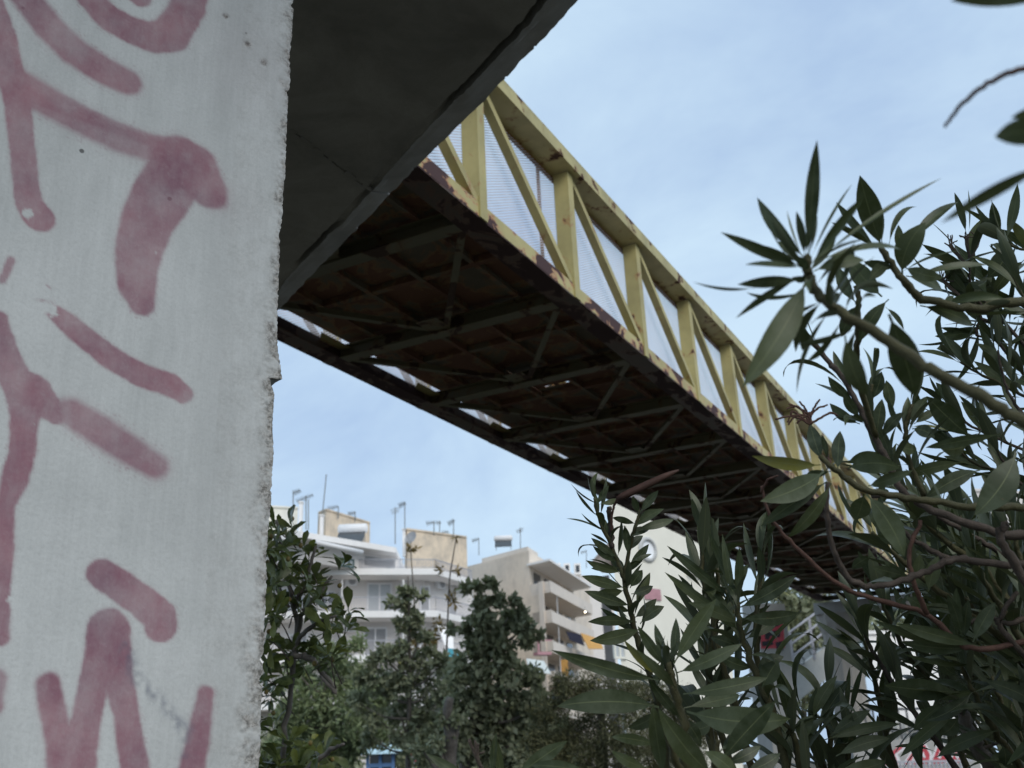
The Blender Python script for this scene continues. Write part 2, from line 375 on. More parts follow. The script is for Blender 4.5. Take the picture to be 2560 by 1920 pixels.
dep -= rough_zone*(crumb**4)*.0045
dep -= np.exp(-(X/.0025)**2)*.0012
dep += np.random.RandomState(6).randn(nz, nx)*.00018
# spray paint
A_ = 1/1.7275
def SA(l): return [(x*A_, y*A_, w*A_) for x, y, w in l]
def SB(l): return [(x*A_, y*A_+960, w*A_) for x, y, w in l]
STROKES = [
 (SA([(-60, -60, 60), (-45, 0, 60), (10, 150, 60), (45, 300, 56), (78, 460, 57), (93, 600, 55), (112, 800, 54), (125, 880, 58), (165, 935, 66), (175, 945, 62)]), 7, .98),
 (SA([(70, -60, 66), (120, 0, 70), (215, 120, 75), (325, 225, 78), (440, 300, 78), (545, 350, 72)]), 16, .93),
 (SA([(360, -50, 60), (395, 0, 60), (475, 80, 70), (575, 135, 75), (660, 163, 80), (735, 152, 84), (790, 70, 76), (815, 20, 80), (830, -60, 76)]), 9, .96),
 (SA([(560, -30, 28), (600, 5, 28), (625, 0, 28)]), 6, .85),
 (SA([(60, 350, 82), (120, 390, 84), (250, 465, 78), (385, 540, 74), (510, 598, 74), (640, 640, 74)]), 22, .84),
 (SA([(120, 380, 64), (250, 440, 52), (385, 500, 40), (510, 555, 34), (640, 600, 34)]), 10, .6),
 (SA([(700, 640, 60), (780, 660, 82), (840, 710, 102), (885, 800, 90), (900, 830, 78)]), 12, .9),
 (SA([(790, 700, 110), (740, 780, 118), (690, 860, 118), (640, 950, 104), (605, 1060, 94), (590, 1150, 84), (592, 1240, 74), (612, 1310, 52)]), 9, .94),
 (SA([(770, 640, 40), (760, 720, 60), (740, 800, 40)]), 30, .5),
 (SA([(955, 830, 26), (955, 875, 24)]), 20, .7),
 (SA([(48, 1120, 18), (35, 1160, 18), (10, 1210, 14)]), 6, .85),
 (SA([(195, 1245, 18), (175, 1290, 17)]), 6, .8),
 (SA([(220, 1335, 34), (300, 1400, 52), (365, 1455, 54), (485, 1550, 58), (610, 1620, 60), (740, 1665, 60), (788, 1700, 50)]), 8, .97),
 (SA([(-10, 1380, 45), (30, 1520, 50), (70, 1640, 75)])+SB([(115, 30, 100), (105, 150, 62), (95, 300, 58), (62, 420, 60), (25, 520, 38), (15, 700, 45), (10, 850, 36), (10, 1100, 30)]), 8, .98),
 (SB([(150, 40, 84), (195, 90, 66), (240, 140, 40)]), 7, .9),
 (SB([(300, 120, 66), (430, 200, 76), (560, 285, 73), (670, 355, 62)]), 22, .86),
 (SB([(438, 818, 66), (520, 870, 72), (610, 935, 72), (690, 1005, 76), (695, 1045, 74)]), 8, .98),
 (SB([(465, 1055, 90), (460, 1150, 94), (405, 1290, 65), (372, 1450, 62), (345, 1560, 74), (310, 1700, 100)]), 9, .97),
 (SB([(480, 1080, 84), (515, 1280, 62), (545, 1420, 55), (565, 1560, 58), (590, 1700, 62)]), 9, .97),
 (SB([(207, 1298, 56), (230, 1420, 58), (255, 1540, 60), (270, 1700, 65)]), 12, .95),
 (SB([(888, 1340, 36), (870, 1450, 45), (845, 1580, 52), (825, 1700, 58)]), 10, .97),
 (SB([(-20, 1280, 50), (-30, 1400, 40)]), 12, .8),
]
SMEAR = [(SB([(545, 1140, 26), (580, 1260, 30), (650, 1330, 20), (720, 1400, 18), (800, 1500, 26)]), 14, .55), (SB([(815, 1480, 16), (800, 1600, 14)]), 10, .4)]
FX = X.ravel(); FZ = Z.ravel()
def lattice(sx, sz, seed):
    g = np.random.RandomState(seed).rand(400, 400); u = FX*sx+5; v = FZ*sz+5; i = u.astype(int) % 399; j = v.astype(int) % 399; fu = u-np.floor(u); fv = v-np.floor(v)
    fu = fu*fu*(3-2*fu); fv = fv*fv*(3-2*fv)
    return g[i, j]*(1-fu)*(1-fv)+g[i+1, j]*fu*(1-fv)+g[i, j+1]*(1-fu)*fv+g[i+1, j+1]*fu*fv
wob1 = lattice(90, 90, 21); wob2 = lattice(240, 240, 22)
def spray(strokes):
    acc = np.zeros(FX.shape)
    for pts, soft, op in strokes:
        q = [(face_pt(x, y), w) for x, y, w in pts]; sc_ = np.linalg.norm(face_pt(pts[0][0]+10, pts[0][1])-face_pt(pts[0][0], pts[0][1]))/10
        best = np.full(FX.shape, 9.0)
        for (a, wa), (b, wb) in zip(q[:-1], q[1:]):
            d = b-a; L2 = d@d+1e-12; t = np.clip(((FX-a[0])*d[0]+(FZ-a[1])*d[1])/L2, 0, 1)
            dist = np.hypot(FX-a[0]-t*d[0], FZ-a[1]-t*d[1])-(wa+(wb-wa)*t)*sc_
            best = np.minimum(best, dist)
        best += .0016*(wob1-.5)+.0012*(wob2-.5)
        s_ = soft*A_*sc_; k = np.clip(.5-best/(2*s_), 0, 1); k = k*k*(3-2*k)
        acc = acc+(1-acc)*k*op
        hl = np.clip(1-best/(s_*3.2), 0, 1)**2*(best > 0)*.16; acc = acc+(1-acc)*hl
    return acc
paint = spray(STROKES); smear = spray(SMEAR)*np.clip(lattice(140, 140, 41)*1.3+lattice(400, 400, 42)*.5-.45, 0, 1)
# flaked gaps in the paint
wn = np.random.RandomState(8).rand(60, 60)
fl = lattice(60, 60, 1)*.5+lattice(130, 130, 2)*.3+lattice(260, 260, 3)*.2
def patch(px, py, r):
    c = face_pt(px, py); return np.clip(1.3-np.hypot(FX-c[0], FZ-c[1])/r, 0, 1)
holes = sum(patch(*a) for a in [(68, 528, .014), (112, 755, .03), (60, 700, .03), (60, 1500, .03)])
paint *= 1-np.clip((holes*.5+fl-.88)*10, 0, 1)
spk = lattice(420, 420, 12); paint = np.clip(paint*(1-.08*np.clip((spk-.78)*8, 0, 1))*(.9+.1*fl/.5), 0, 1)
den = np.clip(.76+.45*(lattice(22, 22, 61)*.6+lattice(55, 40, 62)*.4), .6, 1.02); speck = (lattice(520, 520, 63) > .80)*np.clip(lattice(18, 18, 64)*1.4-.35, 0, 1); paint = np.clip(paint*den, 0, 1); paint = np.where((paint > .02) & (paint < .3), np.clip(paint+speck*.35, 0, 1), paint)
haze_ = patch(620, 130, .12)*.07+patch(560, 500, .06)*.06; paint = np.clip(paint+haze_*(1-paint), 0, 1)
worn = ((rough_zone.ravel()+.12*(FX < .09))*1.3*np.clip(fl*2.6-.75, 0, 1.2)+patch(565, 40, .006)+patch(620, 110, .007)+patch(660, 155, .008)).clip(0, 1)
for (px_, py_, r_) in [(565, 42, .005), (617, 108, .006), (660, 157, .006), (700, 200, .008)]:
    c = face_pt(px_, py_); dep -= (.003*np.exp(-(((FX-c[0])/r_*1.6)**2+((FZ-c[1])/r_)**2))).reshape(nz, nx)
FP = PE[None, None, :]*np.array([1, 1, 0])+xoff[..., None]*f_dir+Z[..., None]*np.array([0, 0, 1.0])+dep[..., None]*n_face
V = FP.reshape(-1, 3); o3 = np.array(pier_root['_o']); nV = len(V)
ii, jj = np.meshgrid(np.arange(nz-1), np.arange(nx-1), indexing='ij'); k0 = (ii*nx+jj).ravel()
quads = np.stack([k0, k0+nx, k0+nx+1, k0+1], 1)
TH = 1.15
back = np.concatenate([V[np.arange(nz)*nx]+e_dir*TH*0+e_dir*.02+f_dir*.004, V[np.arange(nz)*nx]*np.array([1, 1, 1])+e_dir*TH+f_dir*.01, V[np.arange(nz)*nx+nx-1]+e_dir*TH])
Vall = np.concatenate([V, back]); r_i = np.arange(nz-1)
q2 = np.stack([r_i*nx, nV+r_i, nV+r_i+1, (r_i+1)*nx], 1)[:, ::-1]; q3 = np.stack([nV+r_i, nV+nz+r_i, nV+nz+r_i+1, nV+r_i+1], 1)[:, ::-1]
q4 = np.stack([nV+nz+r_i, nV+2*nz+r_i, nV+2*nz+r_i+1, nV+nz+r_i+1], 1)[:, ::-1]; q5 = np.stack([r_i*nx+nx-1, (r_i+1)*nx+nx-1, nV+2*nz+r_i+1, nV+2*nz+r_i], 1)
Fq = np.concatenate([quads, q2, q3, q4, q5])
def mesh_np(name, V, Fq, mats, smooth=True):
    me = bpy.data.meshes.new(name); me.vertices.add(len(V)); me.vertices.foreach_set('co', np.asarray(V, np.float32).ravel())
    n = Fq.shape[1]; me.loops.add(Fq.size); me.loops.foreach_set('vertex_index', Fq.ravel().astype(np.int32))
    me.polygons.add(len(Fq)); me.polygons.foreach_set('loop_start', np.arange(0, Fq.size, n, dtype=np.int32)); me.polygons.foreach_set('loop_total', np.full(len(Fq), n, np.int32))
    me.update(calc_edges=True); me.validate()
    for m in mats: me.materials.append(m)
    if smooth: me.polygons.foreach_set('use_smooth', np.ones(len(me.polygons), bool))
    return me
me = mesh_np('shaft', Vall-o3, Fq, [M_PILLAR])
for nm, arr in (('paint', paint), ('smear', smear), ('worn', worn)):
    at = me.attributes.new(nm, 'FLOAT', 'POINT'); full = np.zeros(len(Vall), np.float32); full[:nV] = arr
    if nm == 'worn': full[nV:nV+nz] = .6
    if nm == 'paint':
        zz = zs; za, zb = face_pt(727, 300)[1], face_pt(730, 225)[1]; full[nV:nV+nz] = ((zz > za) & (zz < zb))*1.0; full[nV+nz:nV+2*nz] = full[nV:nV+nz]
    at.data.foreach_set('value', full)
so = bpy.data.objects.new('shaft', me); COL.objects.link(so); so.parent = pier_root

# ------------------------------------------------------------------ footbridge
T0, T1 = -1, 15
NP = T1-T0
bridge = empty('footbridge', (*B(0, BW/2, 0)[:2], 0), 'rusty yellow steel truss footbridge crossing overhead with mesh sides', 'footbridge')
FR = Matrix(((bd[0], bn[0], bu[0], 0), (bd[1], bn[1], bu[1], 0), (bd[2], bn[2], bu[2], 0), (0, 0, 0, 1)))
def bm(s, n=0, h=0): return Matrix.Translation(Vector(B(s, n, h))) @ FR
class LB(MB):
    def lb(s, a, b, mir=False, m=0):
        (x0, n0, h0), (x1, n1, h1) = a, b
        if mir: n0, n1 = BW-n1, BW-n0
        s.box((x0, n0, h0), (x1, n1, h1), m)
    def build_l(s, name, mats): return s.mesh(name, mats)
S0, S1 = T0*BL, T1*BL
for mir in (False, True):
    w = LB()
    w.lb((S0, 0, .0125), (S1, .012, .1125), mir); w.lb((S0, 0, .113), (S1, .15, .125), mir)
    place('bottom_chord', w.build_l('bottom_chord', [M_CHORD]), bridge, bm(0))
    w = LB(); w.lb((S0, .001, 0), (S1, .19, .012), mir); w.lb((S0, .138, .0125), (S1, .1505, .1255), mir); place('chord_flange', w.build_l('chord_flange', [M_FLANGE]), bridge, bm(0))
    w = LB()
    w.lb((S0, -.06, BH), (S1, .14, BH+.012), mir); w.lb((S0, -.072, BH-.002), (S1, -.0605, BH+.105), mir); w.lb((S0, -.072, BH+.106), (S1, .16, BH+.118), mir)
    place('top_chord', w.build_l('top_chord', [M_TOP]), bridge, bm(0))
    w = LB(); w.lb((S0, .1405, BH-.05), (S1, .152, BH+.01), mir)
    place('mesh_rail', w.build_l('mesh_rail', [M_RUST]), bridge, bm(0))
    p = LB()
    p.lb((-.05, -.013, .004), (.05, -.001, BH-.012), mir); p.lb((-.05, .0, .126), (-.041, .118, BH-.016), mir); p.lb((-.0405, .109, .126), (.05, .118, BH-.03), mir)
    pm = p.build_l('post', [M_YEL])
    dg = LB(); a = np.array((.055, 0, BH-.015)); c = np.array((BL-.06, 0, .128)); d = (c-a)/np.linalg.norm(c-a); q = np.array((d[2], 0, -d[0]))
    if q[2] > 0: q = -q
    y0, y1, y2 = (.002, .010, .072) if not mir else (BW-.010, BW-.002, BW-.010)
    def quadbar(t0, t1, ya, yb):
        pts = []
        for yy in (ya, yb):
            pts.append([a+q*t0+(0, yy, 0), a+q*t1+(0, yy, 0), c+q*t1+(0, yy, 0), c+q*t0+(0, yy, 0)])
        dg.hexa(pts[0]+pts[1])
    quadbar(-.03, .03, y0, y1)
    if not mir: quadbar(.022, .03, .0105, .072)
    else: quadbar(.022, .03, BW-.072, BW-.0105)
    dm = dg.build_l('diagonal', [M_YEL])
    # expanded metal sheet: raised diamond strands
    mm = MB(); cell_s, cell_h = .044, .023; y = .126 if not mir else BW-.126
    s_a, s_b, h_a, h_b = .0, BL, .126, BH-.012
    ns_, nh_ = int((s_b-s_a)/cell_s), int((h_b-h_a)/cell_h)
    th = .0046; vv = []; ff = []
    for i in range(ns_):
        for j in range(nh_):
            x0 = s_a+i*cell_s; z0 = h_a+j*cell_h
            for (xa, za, xb, zb) in ((x0, z0+cell_h/2, x0+cell_s/2, z0+cell_h), (x0+cell_s/2, z0, x0+cell_s, z0+cell_h/2), (x0, z0+cell_h/2, x0+cell_s/2, z0), (x0+cell_s/2, z0+cell_h, x0+cell_s, z0+cell_h/2)):
                b = len(vv); vv += [(xa, y-.001, za-th), (xb, y-.001, zb-th), (xb, y+.0012, zb+th), (xa, y+.0012, za+th)]; ff.append((b, b+1, b+2, b+3))
    mm.add(vv, ff); msm = mm.mesh('mesh_panel', [M_MESH])
    for t in range(T0, T1+1):
        place('post', pm, bridge, bm(t*BL))
        if t < T1:
            place('diagonal', dm, bridge, bm(t*BL)); place('mesh_panel', msm, bridge, bm(t*BL))
# one rusty upright inside the second bay
w = LB(); w.lb((BL*1.80, .133, .13), (BL*1.80+.022, .155, BH-.01)); place('stiffener', w.build_l('stiffener', [M_RUST]), bridge, bm(0))['label'] = 'orange rusted upright behind the mesh'
w = LB(); w.lb((-.065, .191, -.002), (.065, BW-.191, .010)); w.lb((-.006, .152, .0125), (.006, BW-.152, .109)); w.lb((-.06, .152, .1095), (.06, BW-.152, .1195)); cbm = w.build_l('crossbeam', [M_YEL_SHADE])
br = []
for sgn in (0, 1):
    w = LB(); a = (.07, .20 if not sgn else BW-.20, .022); c = (BL-.07, BW/2-.06 if not sgn else BW/2+.06, .022)
    w.bar(a, c, .055, .007); w.bar((a[0], a[1], a[2]+.03), (c[0], c[1], c[2]+.03), .007, .05); br.append(w.build_l('brace', [M_YEL_SHADE]))
w = LB(); w.lb((BL-.30, BW/2-.10, .017), (BL-.052, BW/2+.10, .0185)); gpm = w.build_l('gusset_plate', [M_YEL_SHADE])
ls = LB(); v_ = [(-.42, BW-.26, .1), (-.30, BW-.152, .1), (.34, BW-.152, .1), (.42, BW-.26, .1)]; ls.add(v_+[(x, y, z+.008) for x, y, z in v_], [(3, 2, 1, 0), (4, 5, 6, 7), (0, 1, 5, 4), (1, 2, 6, 5), (2, 3, 7, 6), (3, 0, 4, 7)]); ggm = ls.build_l('edge_bracket', [M_YEL])
SN = [.50, .98, 1.46, 1.94]
w = LB(); w.lb((.054, -.02, .121), (BL-.054, .02, .128)); w.lb((.054, -.004, .1285), (BL-.054, .004, .185)); stm = w.build_l('stringer', [M_DECK])
w = LB(); w.lb((BL/2-.03, .20, .129), (BL/2+.03, BW-.36, .134)); w.lb((BL/2-.03, .20, .1345), (BL/2-.024, BW-.36, .183)); mcm = w.build_l('mid_bar', [M_DECK])
cells = [(.155, .499), (.501, .979), (.981, 1.459), (1.461, 1.939), (1.941, 2.31)]
pl_m = {}
for k, (n0, n1) in enumerate(cells):
    w = LB(); w.lb((.0005, n0, .190), (BL/2-.0005, n1, .197)); w.lb((BL/2-.04, n0+.01, .1985), (BL/2+.04, n1-.01, .203)); w.lb((.0, n1-.03, .1985), (BL/2, n1+.03 if k < 4 else n1, .203)); pl_m[k] = w.build_l('deck_plate', [M_DECK])
w = LB(); w.lb((.004, .985, .190), (BL/2-.14, 1.455, .197)); w.lb((BL/2-.10, .985, .190), (BL/2-.004, 1.455, .197)); w.lb((BL/2-.14, .985, .190), (BL/2-.10, 1.08, .197)); w.lb((BL/2-.14, 1.2, .190), (BL/2-.10, 1.25, .197)); w.lb((BL/2-.14, 1.36, .190), (BL/2-.10, 1.455, .197))
slit = w.build_l('deck_plate', [M_DECK])
for t in range(T0, T1+1):
    place('crossbeam', cbm, bridge, bm(t*BL))
    place('edge_bracket', ggm, bridge, bm(t*BL))
    if t == T1: break
    for b_ in br: place('brace', b_, bridge, bm(t*BL))
    place('gusset_plate', gpm, bridge, bm(t*BL))
    for n in SN: place('stringer', stm, bridge, bm(t*BL, n))
    place('mid_bar', mcm, bridge, bm(t*BL))
    for k in cells and range(5):
        for half in (0, 1):
            m_ = slit if (t == 3 and k == 2 and half == 0) else pl_m[k]
            place('deck_plate', m_, bridge, bm(t*BL+half*BL/2, 0, rnd.uniform(0, .001)))

# ------------------------------------------------------------------ leaves and shrubs
def leaf_template(w, bend, fold, twist=0., nseg=10, shape=(.95, 1.0), stalk=.09, sick=0.):
    ts = np.linspace(0, 1, nseg+1); V = []; UV = []
    t2 = np.clip((ts-stalk)/(1-stalk), 0, 1); prof = t2**shape[0]*(1-t2)**shape[1]; prof /= prof.max()
    x = 0.; z = 0.; ang = -bend*.35; seg = 1/nseg
    for i, t in enumerate(ts):
        hw = w*.5*max(prof[i], .012)
        hw = max(hw, .045*w) if t < .6 else hw
        a = twist*(t-.3); cy, sy = math.cos(a), math.sin(a)
        for v in (-1, 0, 1):
            yy = v*hw; zz = abs(v)*hw*fold
            V.append((x-math.sin(ang)*0, yy*cy-zz*sy, z+yy*sy+zz*cy)); UV.append((t, .5+.5*v))
        ang += -0 + bend*seg*1.6; x += seg*math.cos(ang); z -= seg*math.sin(ang)
    V = np.array(V); V[:, 0] /= V[-2, 0]; tt = np.repeat(ts, 3); V[:, 1] += sick*4*tt*(1-tt)
    Fq = []
    for i in range(nseg):
        for k in (0, 1):
            a = i*3+k; Fq.append((a, a+3, a+4, a+1))
    return V, np.array(Fq), np.array(UV)
def leaf_mesh(name, T, m):
    V, Fq, UV = T
    me = bpy.data.meshes.new(name); me.from_pydata([tuple(p) for p in V], [], [tuple(f) for f in Fq.tolist()]); me.materials.append(m)
    ul = me.uv_layers.new(name='UVMap'); li = np.zeros(len(me.loops), np.int32); me.loops.foreach_get('vertex_index', li); ul.data.foreach_set('uv', UV[li].ravel().astype(np.float32))
    me.polygons.foreach_set('use_smooth', [True]*len(me.polygons)); me.update(); return me
OT = [leaf_template(.19, b, f, tw, sick=sk) for (b, f, tw), sk in zip( [(.05, .18, .1), (.3, .25, -.25), (.55, .15, .2), (-.25, .2, -.15), (.8, .3, .35), (.15, .45, .5), (.4, .1, -.5), (-.1, .35, .2), (1.5, .35, .5), (1.0, .6, -.9), (-.7, .5, .8)], (.01, .035, -.04, -.02, .05, 0, -.035, .025, .03, -.05, .06))]
OT_STRONG = leaf_template(.19, 1.3, .3, .2)
PT = [leaf_template(.36, b, f, tw, 6, (1.25, .5), .1) for b, f, tw in [(.1, .15, 0), (.5, .2, .2), (.9, .25, -.2), (-.2, .1, .1), (.3, .4, .3)]]
def leaf_M(base, tip, nrm, width_ratio, wt=.19):
    x = Vector(tip)-Vector(base); L = x.length; x.normalize(); n = Vector(nrm); z = (n-x*n.dot(x))
    if z.length < 1e-4: z = x.orthogonal()
    z.normalize(); y = z.cross(x); k = width_ratio/wt
    return Matrix(((x.x*L, y.x*L*k, z.x*L, base[0]), (x.y*L, y.y*L*k, z.y*L, base[1]), (x.z*L, y.z*L*k, z.z*L, base[2]), (0, 0, 0, 1)))
class Shrub:
    def __init__(s, name, root, label, cat, mleaf, templates, wt, group=None):
        s.o = empty(name, root, label, cat, group); s.root = np.array(root, float); s.L = []; s.m = mleaf; s.T = templates; s.wt = wt
        s.meshes = [leaf_mesh('leaf', T, mleaf) for T in templates]
    def stem(s, pts, r0, r1, m, name='branch', to_root=True, nodes=True):
        """pts: tip first, (px, py, depth); grows down into the ground at the root"""
        W = [P(*p) if len(p) == 3 else np.array(p[1:]) for p in pts]
        if to_root:
            e = W[-1]; d = e-W[-2]; d /= np.linalg.norm(d)+1e-9
            end = s.root+np.array((rnd.uniform(-.05, .05), rnd.uniform(-.05, .05), -.02)); st0 = np.linalg.norm(e-W[-2]); tot = np.linalg.norm(end-e)
            ks = [min(.9, st0/tot*q) for q in (1, 2.2)]; ks = [k for k in ks if k < .6]+[.62, .82, 1.0]
            W += [e+(end-e)*k+d*(.6*tot)*k*(1-k)**2 for k in ks]
        path = smooth_path(W, 7); n = len(path)
        m_ = max(1, (len(pts)-1)*7); rad = [r0+(r1-r0)*min(1.0, i/m_)**.8 for i in range(n)]
        if nodes: rad = [r*(1.16 if rnd.random() < .15 else rnd.uniform(.95, 1.04)) for i, r in enumerate(rad)]
        kk = [p if i in (0, n-1) else p+np.array([rnd.gauss(0, .45)*rad[i]*.55 for _ in range(3)]) for i, p in enumerate(path)]
        mb = MB(); mb.tube(kk, rad, 8); mb.build(name, m, s.o, True)
        return path
    def leaf(s, base, tip, nrm, ratio, var=None): s.L.append((np.array(base), np.array(tip), np.array(nrm), ratio, rnd.randrange(len(s.T)) if var is None else var))
    def hand(s, bx, by, tx, ty, w, D, dD=0, roll=0, var=None):
        b = P(bx, by, D); t = P(tx, ty, D+dD); L = np.linalg.norm(t-b); x = (t-b)/L
        wm = w/F_PX*(D+dD/2); view = CAM-(b+t)/2; view /= np.linalg.norm(view)
        z = view-x*np.dot(view, x); z /= np.linalg.norm(z); y = np.cross(z, x); a = math.radians(roll)
        nrm = z*math.cos(a)+y*math.sin(a); s.leaf(b, t, nrm, max(.04, min(.6, wm/L*(.88 if w > 55 else .76))), var)
    def whorls(s, path, d0, d1, step, L, ang, n=3, ratio=.19, jit=.25, tipset=True, up=.15, grow=.0):
        cum = [0]
        for a, b in zip(path[:-1], path[1:]): cum.append(cum[-1]+np.linalg.norm(b-a))
        pos = d0; phase = rnd.random()*6; k = 0
        while pos < d1 and pos < cum[-1]:
            i = max(j for j in range(len(cum)) if cum[j] <= pos); i = min(i, len(path)-2)
            t = (pos-cum[i])/max(cum[i+1]-cum[i], 1e-6); p = path[i]*(1-t)+path[i+1]*t
            ax = path[max(i-1, 0)]-path[min(i+2, len(path)-1)]; ax = ax/np.linalg.norm(ax)
            u = np.cross(ax, (0.1, .3, 1)); u /= np.linalg.norm(u); v = np.cross(ax, u)
            for q in range(n):
                if rnd.random() < .1: continue
                th = phase+q*2*math.pi/n+rnd.uniform(-.3, .3); o_ = u*math.cos(th)+v*math.sin(th)
                an = math.radians(ang*(.35 if (tipset and k == 0) else .7 if (tipset and k == 1) else 1)*rnd.uniform(1-jit, 1+jit))
                d = ax*math.cos(an)+o_*math.sin(an); d = d+np.array((0, 0, up)); d /= np.linalg.norm(d)
                l = L*rnd.uniform(.75, 1.2)*(.7 if (tipset and k == 0) else 1)*(1+grow*k)
                nr = ax*math.sin(an)-o_*math.cos(an)*1.0; nr = nr+np.array((rnd.uniform(-.3, .3), rnd.uniform(-.3, .3), .5))
                s.leaf(p+o_*.002, p+d*l, nr, ratio*rnd.uniform(.8, 1.2))
            phase += 1.05; pos += step*rnd.uniform(.8, 1.25); k += 1
    def finish(s, cap=300):
        dist = [np.linalg.norm(l[0]-l[1])/np.linalg.norm(l[0]-CAM) for l in s.L]
        order = np.argsort(dist)[::-1]; 
        for i in order[:cap]:
            b, t, n, r, v = s.L[i]; place('leaf', s.meshes[v], s.o, leaf_M(b, t, n, r, s.wt))
        if len(order) > cap:
            Vs = []; Fs = []; UVs = []; R = []; off = 0
            for i in order[cap:]:
                b, t, n, r, v = s.L[i]; M = np.array(leaf_M(b, t, n, r, s.wt)); V, Fq, UV = s.T[v]
                Vs.append(V@M[:3, :3].T+M[:3, 3]-s.root); Fs.append(Fq+off); UVs.append(UV); R.append(np.full(len(V), rnd.random())); off += len(V)
            me = mesh_np('leaf_mass', np.concatenate(Vs), np.concatenate(Fs), [s.m]); UV = np.concatenate(UVs)
            li = np.zeros(len(me.loops), np.int32); me.loops.foreach_get('vertex_index', li); ul = me.uv_layers.new(name='UVMap'); ul.data.foreach_set('uv', UV[li].ravel().astype(np.float32))
            at = me.attributes.new('rnd', 'FLOAT', 'POINT'); at.data.foreach_set('value', np.concatenate(R).astype(np.float32))
            o = bpy.data.objects.new('leaf_mass', me); COL.objects.link(o); o.parent = s.o; o['kind'] = 'stuff'
def ole(name, root, label): return Shrub(name, root, label, 'shrub', M_OLE, OT, .19, 'oleanders in front of the bridge')

# A: nearest branch, out of focus, reaching in from the right
A = ole('oleander', (.95, .62, 0), 'blurred nearest oleander branch with a starry leaf tip against the sky')
pa = A.stem([(2012, 640, .80), (2025, 700, .80), (2075, 765, .79), (2200, 840, .77), (2330, 925, .75), (2480, 1010, .73), (2620, 1095, .72)], .0034, .0048, M_STEMG)
for h in [(2032, 605, 2042, 350, 46, .79, -.02, 5, 0), (2020, 620, 1882, 490, 44, .80, .02, 10, 1), (1992, 668, 1828, 612, 38, .80, -.03, 20, 2), (1988, 645, 1860, 598, 30, .81, .02, 35, 3), (1992, 668, 1866, 656, 40, .8, -.05, -60, 0),
          (1926, 648, 1912, 552, 9, .78, 0, 60, 0), (1975, 752, 1872, 722, 40, .79, -.02, 20, 2), (1890, 720, 1735, 720, 15, .77, .0, 40, 1), (1960, 748, 1820, 784, 36, .79, -.02, 40, 3), (2018, 745, 1872, 940, 80, .79, -.05, 0, 1),
          (2045, 605, 2126, 455, 13, .8, .04, 60, 0), (2050, 645, 2165, 490, 34, .78, -.03, 15, 7), (2085, 615, 2352, 435, 14, .8, .03, 60, 0), (2072, 640, 2268, 566, 30, .8, .02, 40, 2), (2062, 695, 2168, 645, 50, .78, 0, 10, 1),
          (1998, 815, 2014, 885, 36, .8, .02, 20, 1), (2112, 838, 2172, 992, 58, .76, 0, 5, 2), (2222, 785, 2290, 995, 84, .80, .03, 0, 0), (2045, 690, 1990, 640, 34, .78, 0, 20, 0), (2030, 700, 2090, 600, 34, .81, .03, 30, 3), (2040, 720, 1985, 700, 26, .8, 0, 30, 4),
          (2640, 400, 2345, 550, 44, .50, .02, 15, 3), (2680, 335, 2476, 352, 78, .47, .02, 10, 2), (2660, 255, 2526, 296, 44, .5, .02, 20, 0), (2690, -25, 2375, 2, 70, .5, .02, 0, 3)]:
    h = list(h)
    if math.hypot(h[0]-2015, h[1]-665) < 110: h[0] += (2016-h[0])*.62; h[1] += (668-h[1])*.62
    A.hand(*h)
A.stem([(2640, 330, .50), (2720, 420, .52), (2850, 700, .6)], .002, .003, M_STEMG, 'branch', False)
arc = [(2362, 318, .55), (2400, 265, .54), (2470, 208, .53), (2560, 170, .52), (2660, 150, .52)]
A.stem(arc, .0008, .0018, M_STEMR, 'twig', False, False)
A.whorls(pa, 0, .075, .011, .062, 78, 4, .15, up=.0); A.finish()

# B: second branch from the right edge
Bs = ole('oleander', (1.35, 1.0, 0), 'oleander with curled leaves on a horizontal branch at the right edge')
pb = Bs.stem([(2200, 612, 1.12), (2250, 690, 1.12), (2310, 745, 1.12), (2440, 770, 1.12), (2570, 752, 1.13), (2700, 770, 1.15)], .0032, .0058, M_STEMG)
Bs.stem([(2140, 715, 1.15), (2147, 760, 1.15), (2142, 830, 1.16), (2150, 960, 1.25), (2190, 1090, 1.29)], .003, .004, M_STEMG, 'branch', False)
for h in [(2205, 620, 2150, 440, 62, 1.12, -.03, 0, 0), (2205, 612, 2185, 478, 36, 1.13, .02, 15, 3), (2192, 622, 2088, 505, 30, 1.14, .03, 20, 0), (2184, 618, 2076, 540, 26, 1.12, -.03, 30, 3), (2222, 615, 2273, 480, 24, 1.13, .02, 30, 4),
          (2268, 615, 2403, 480, 38, 1.12, .03, 20, 1), (2256, 685, 2302, 582, 68, 1.10, -.04, 0, 4), (2262, 668, 2347, 687, 44, 1.11, -.03, 10, 2), (2265, 690, 2372, 725, 40, 1.12, .02, 20, 1), (2258, 678, 2392, 612, 16, 1.09, -.04, 55, 1),
          (2282, 692, 2464, 630, 30, 1.1, -.02, 40, 2), (2300, 764, 2456, 818, 48, 1.12, .03, 10, 1), (2222, 748, 2152, 848, 46, 1.12, .0, 0, 2), (2214, 768, 2266, 822, 20, 1.13, 0, 30, 1), (2205, 742, 2120, 648, 56, 1.13, .02, 5, 0),
          (2142, 760, 2090, 660, 40, 1.15, .02, 5, 1), (2148, 760, 2110, 840, 46, 1.15, 0, 10, 2), (2230, 650, 2170, 700, 40, 1.12, 0, 10, 3), (2240, 670, 2160, 655, 34, 1.12, 0, 15, 0), (2360, 760, 2385, 738, 20, 1.12, 0, 20, 0), (2255, 640, 2245, 560, 30, 1.14, .03, 10, 0)]:
    Bs.hand(*h)
Bs.whorls(pb, .18, .55, .10, .085, 60, 2)
Bs.finish()

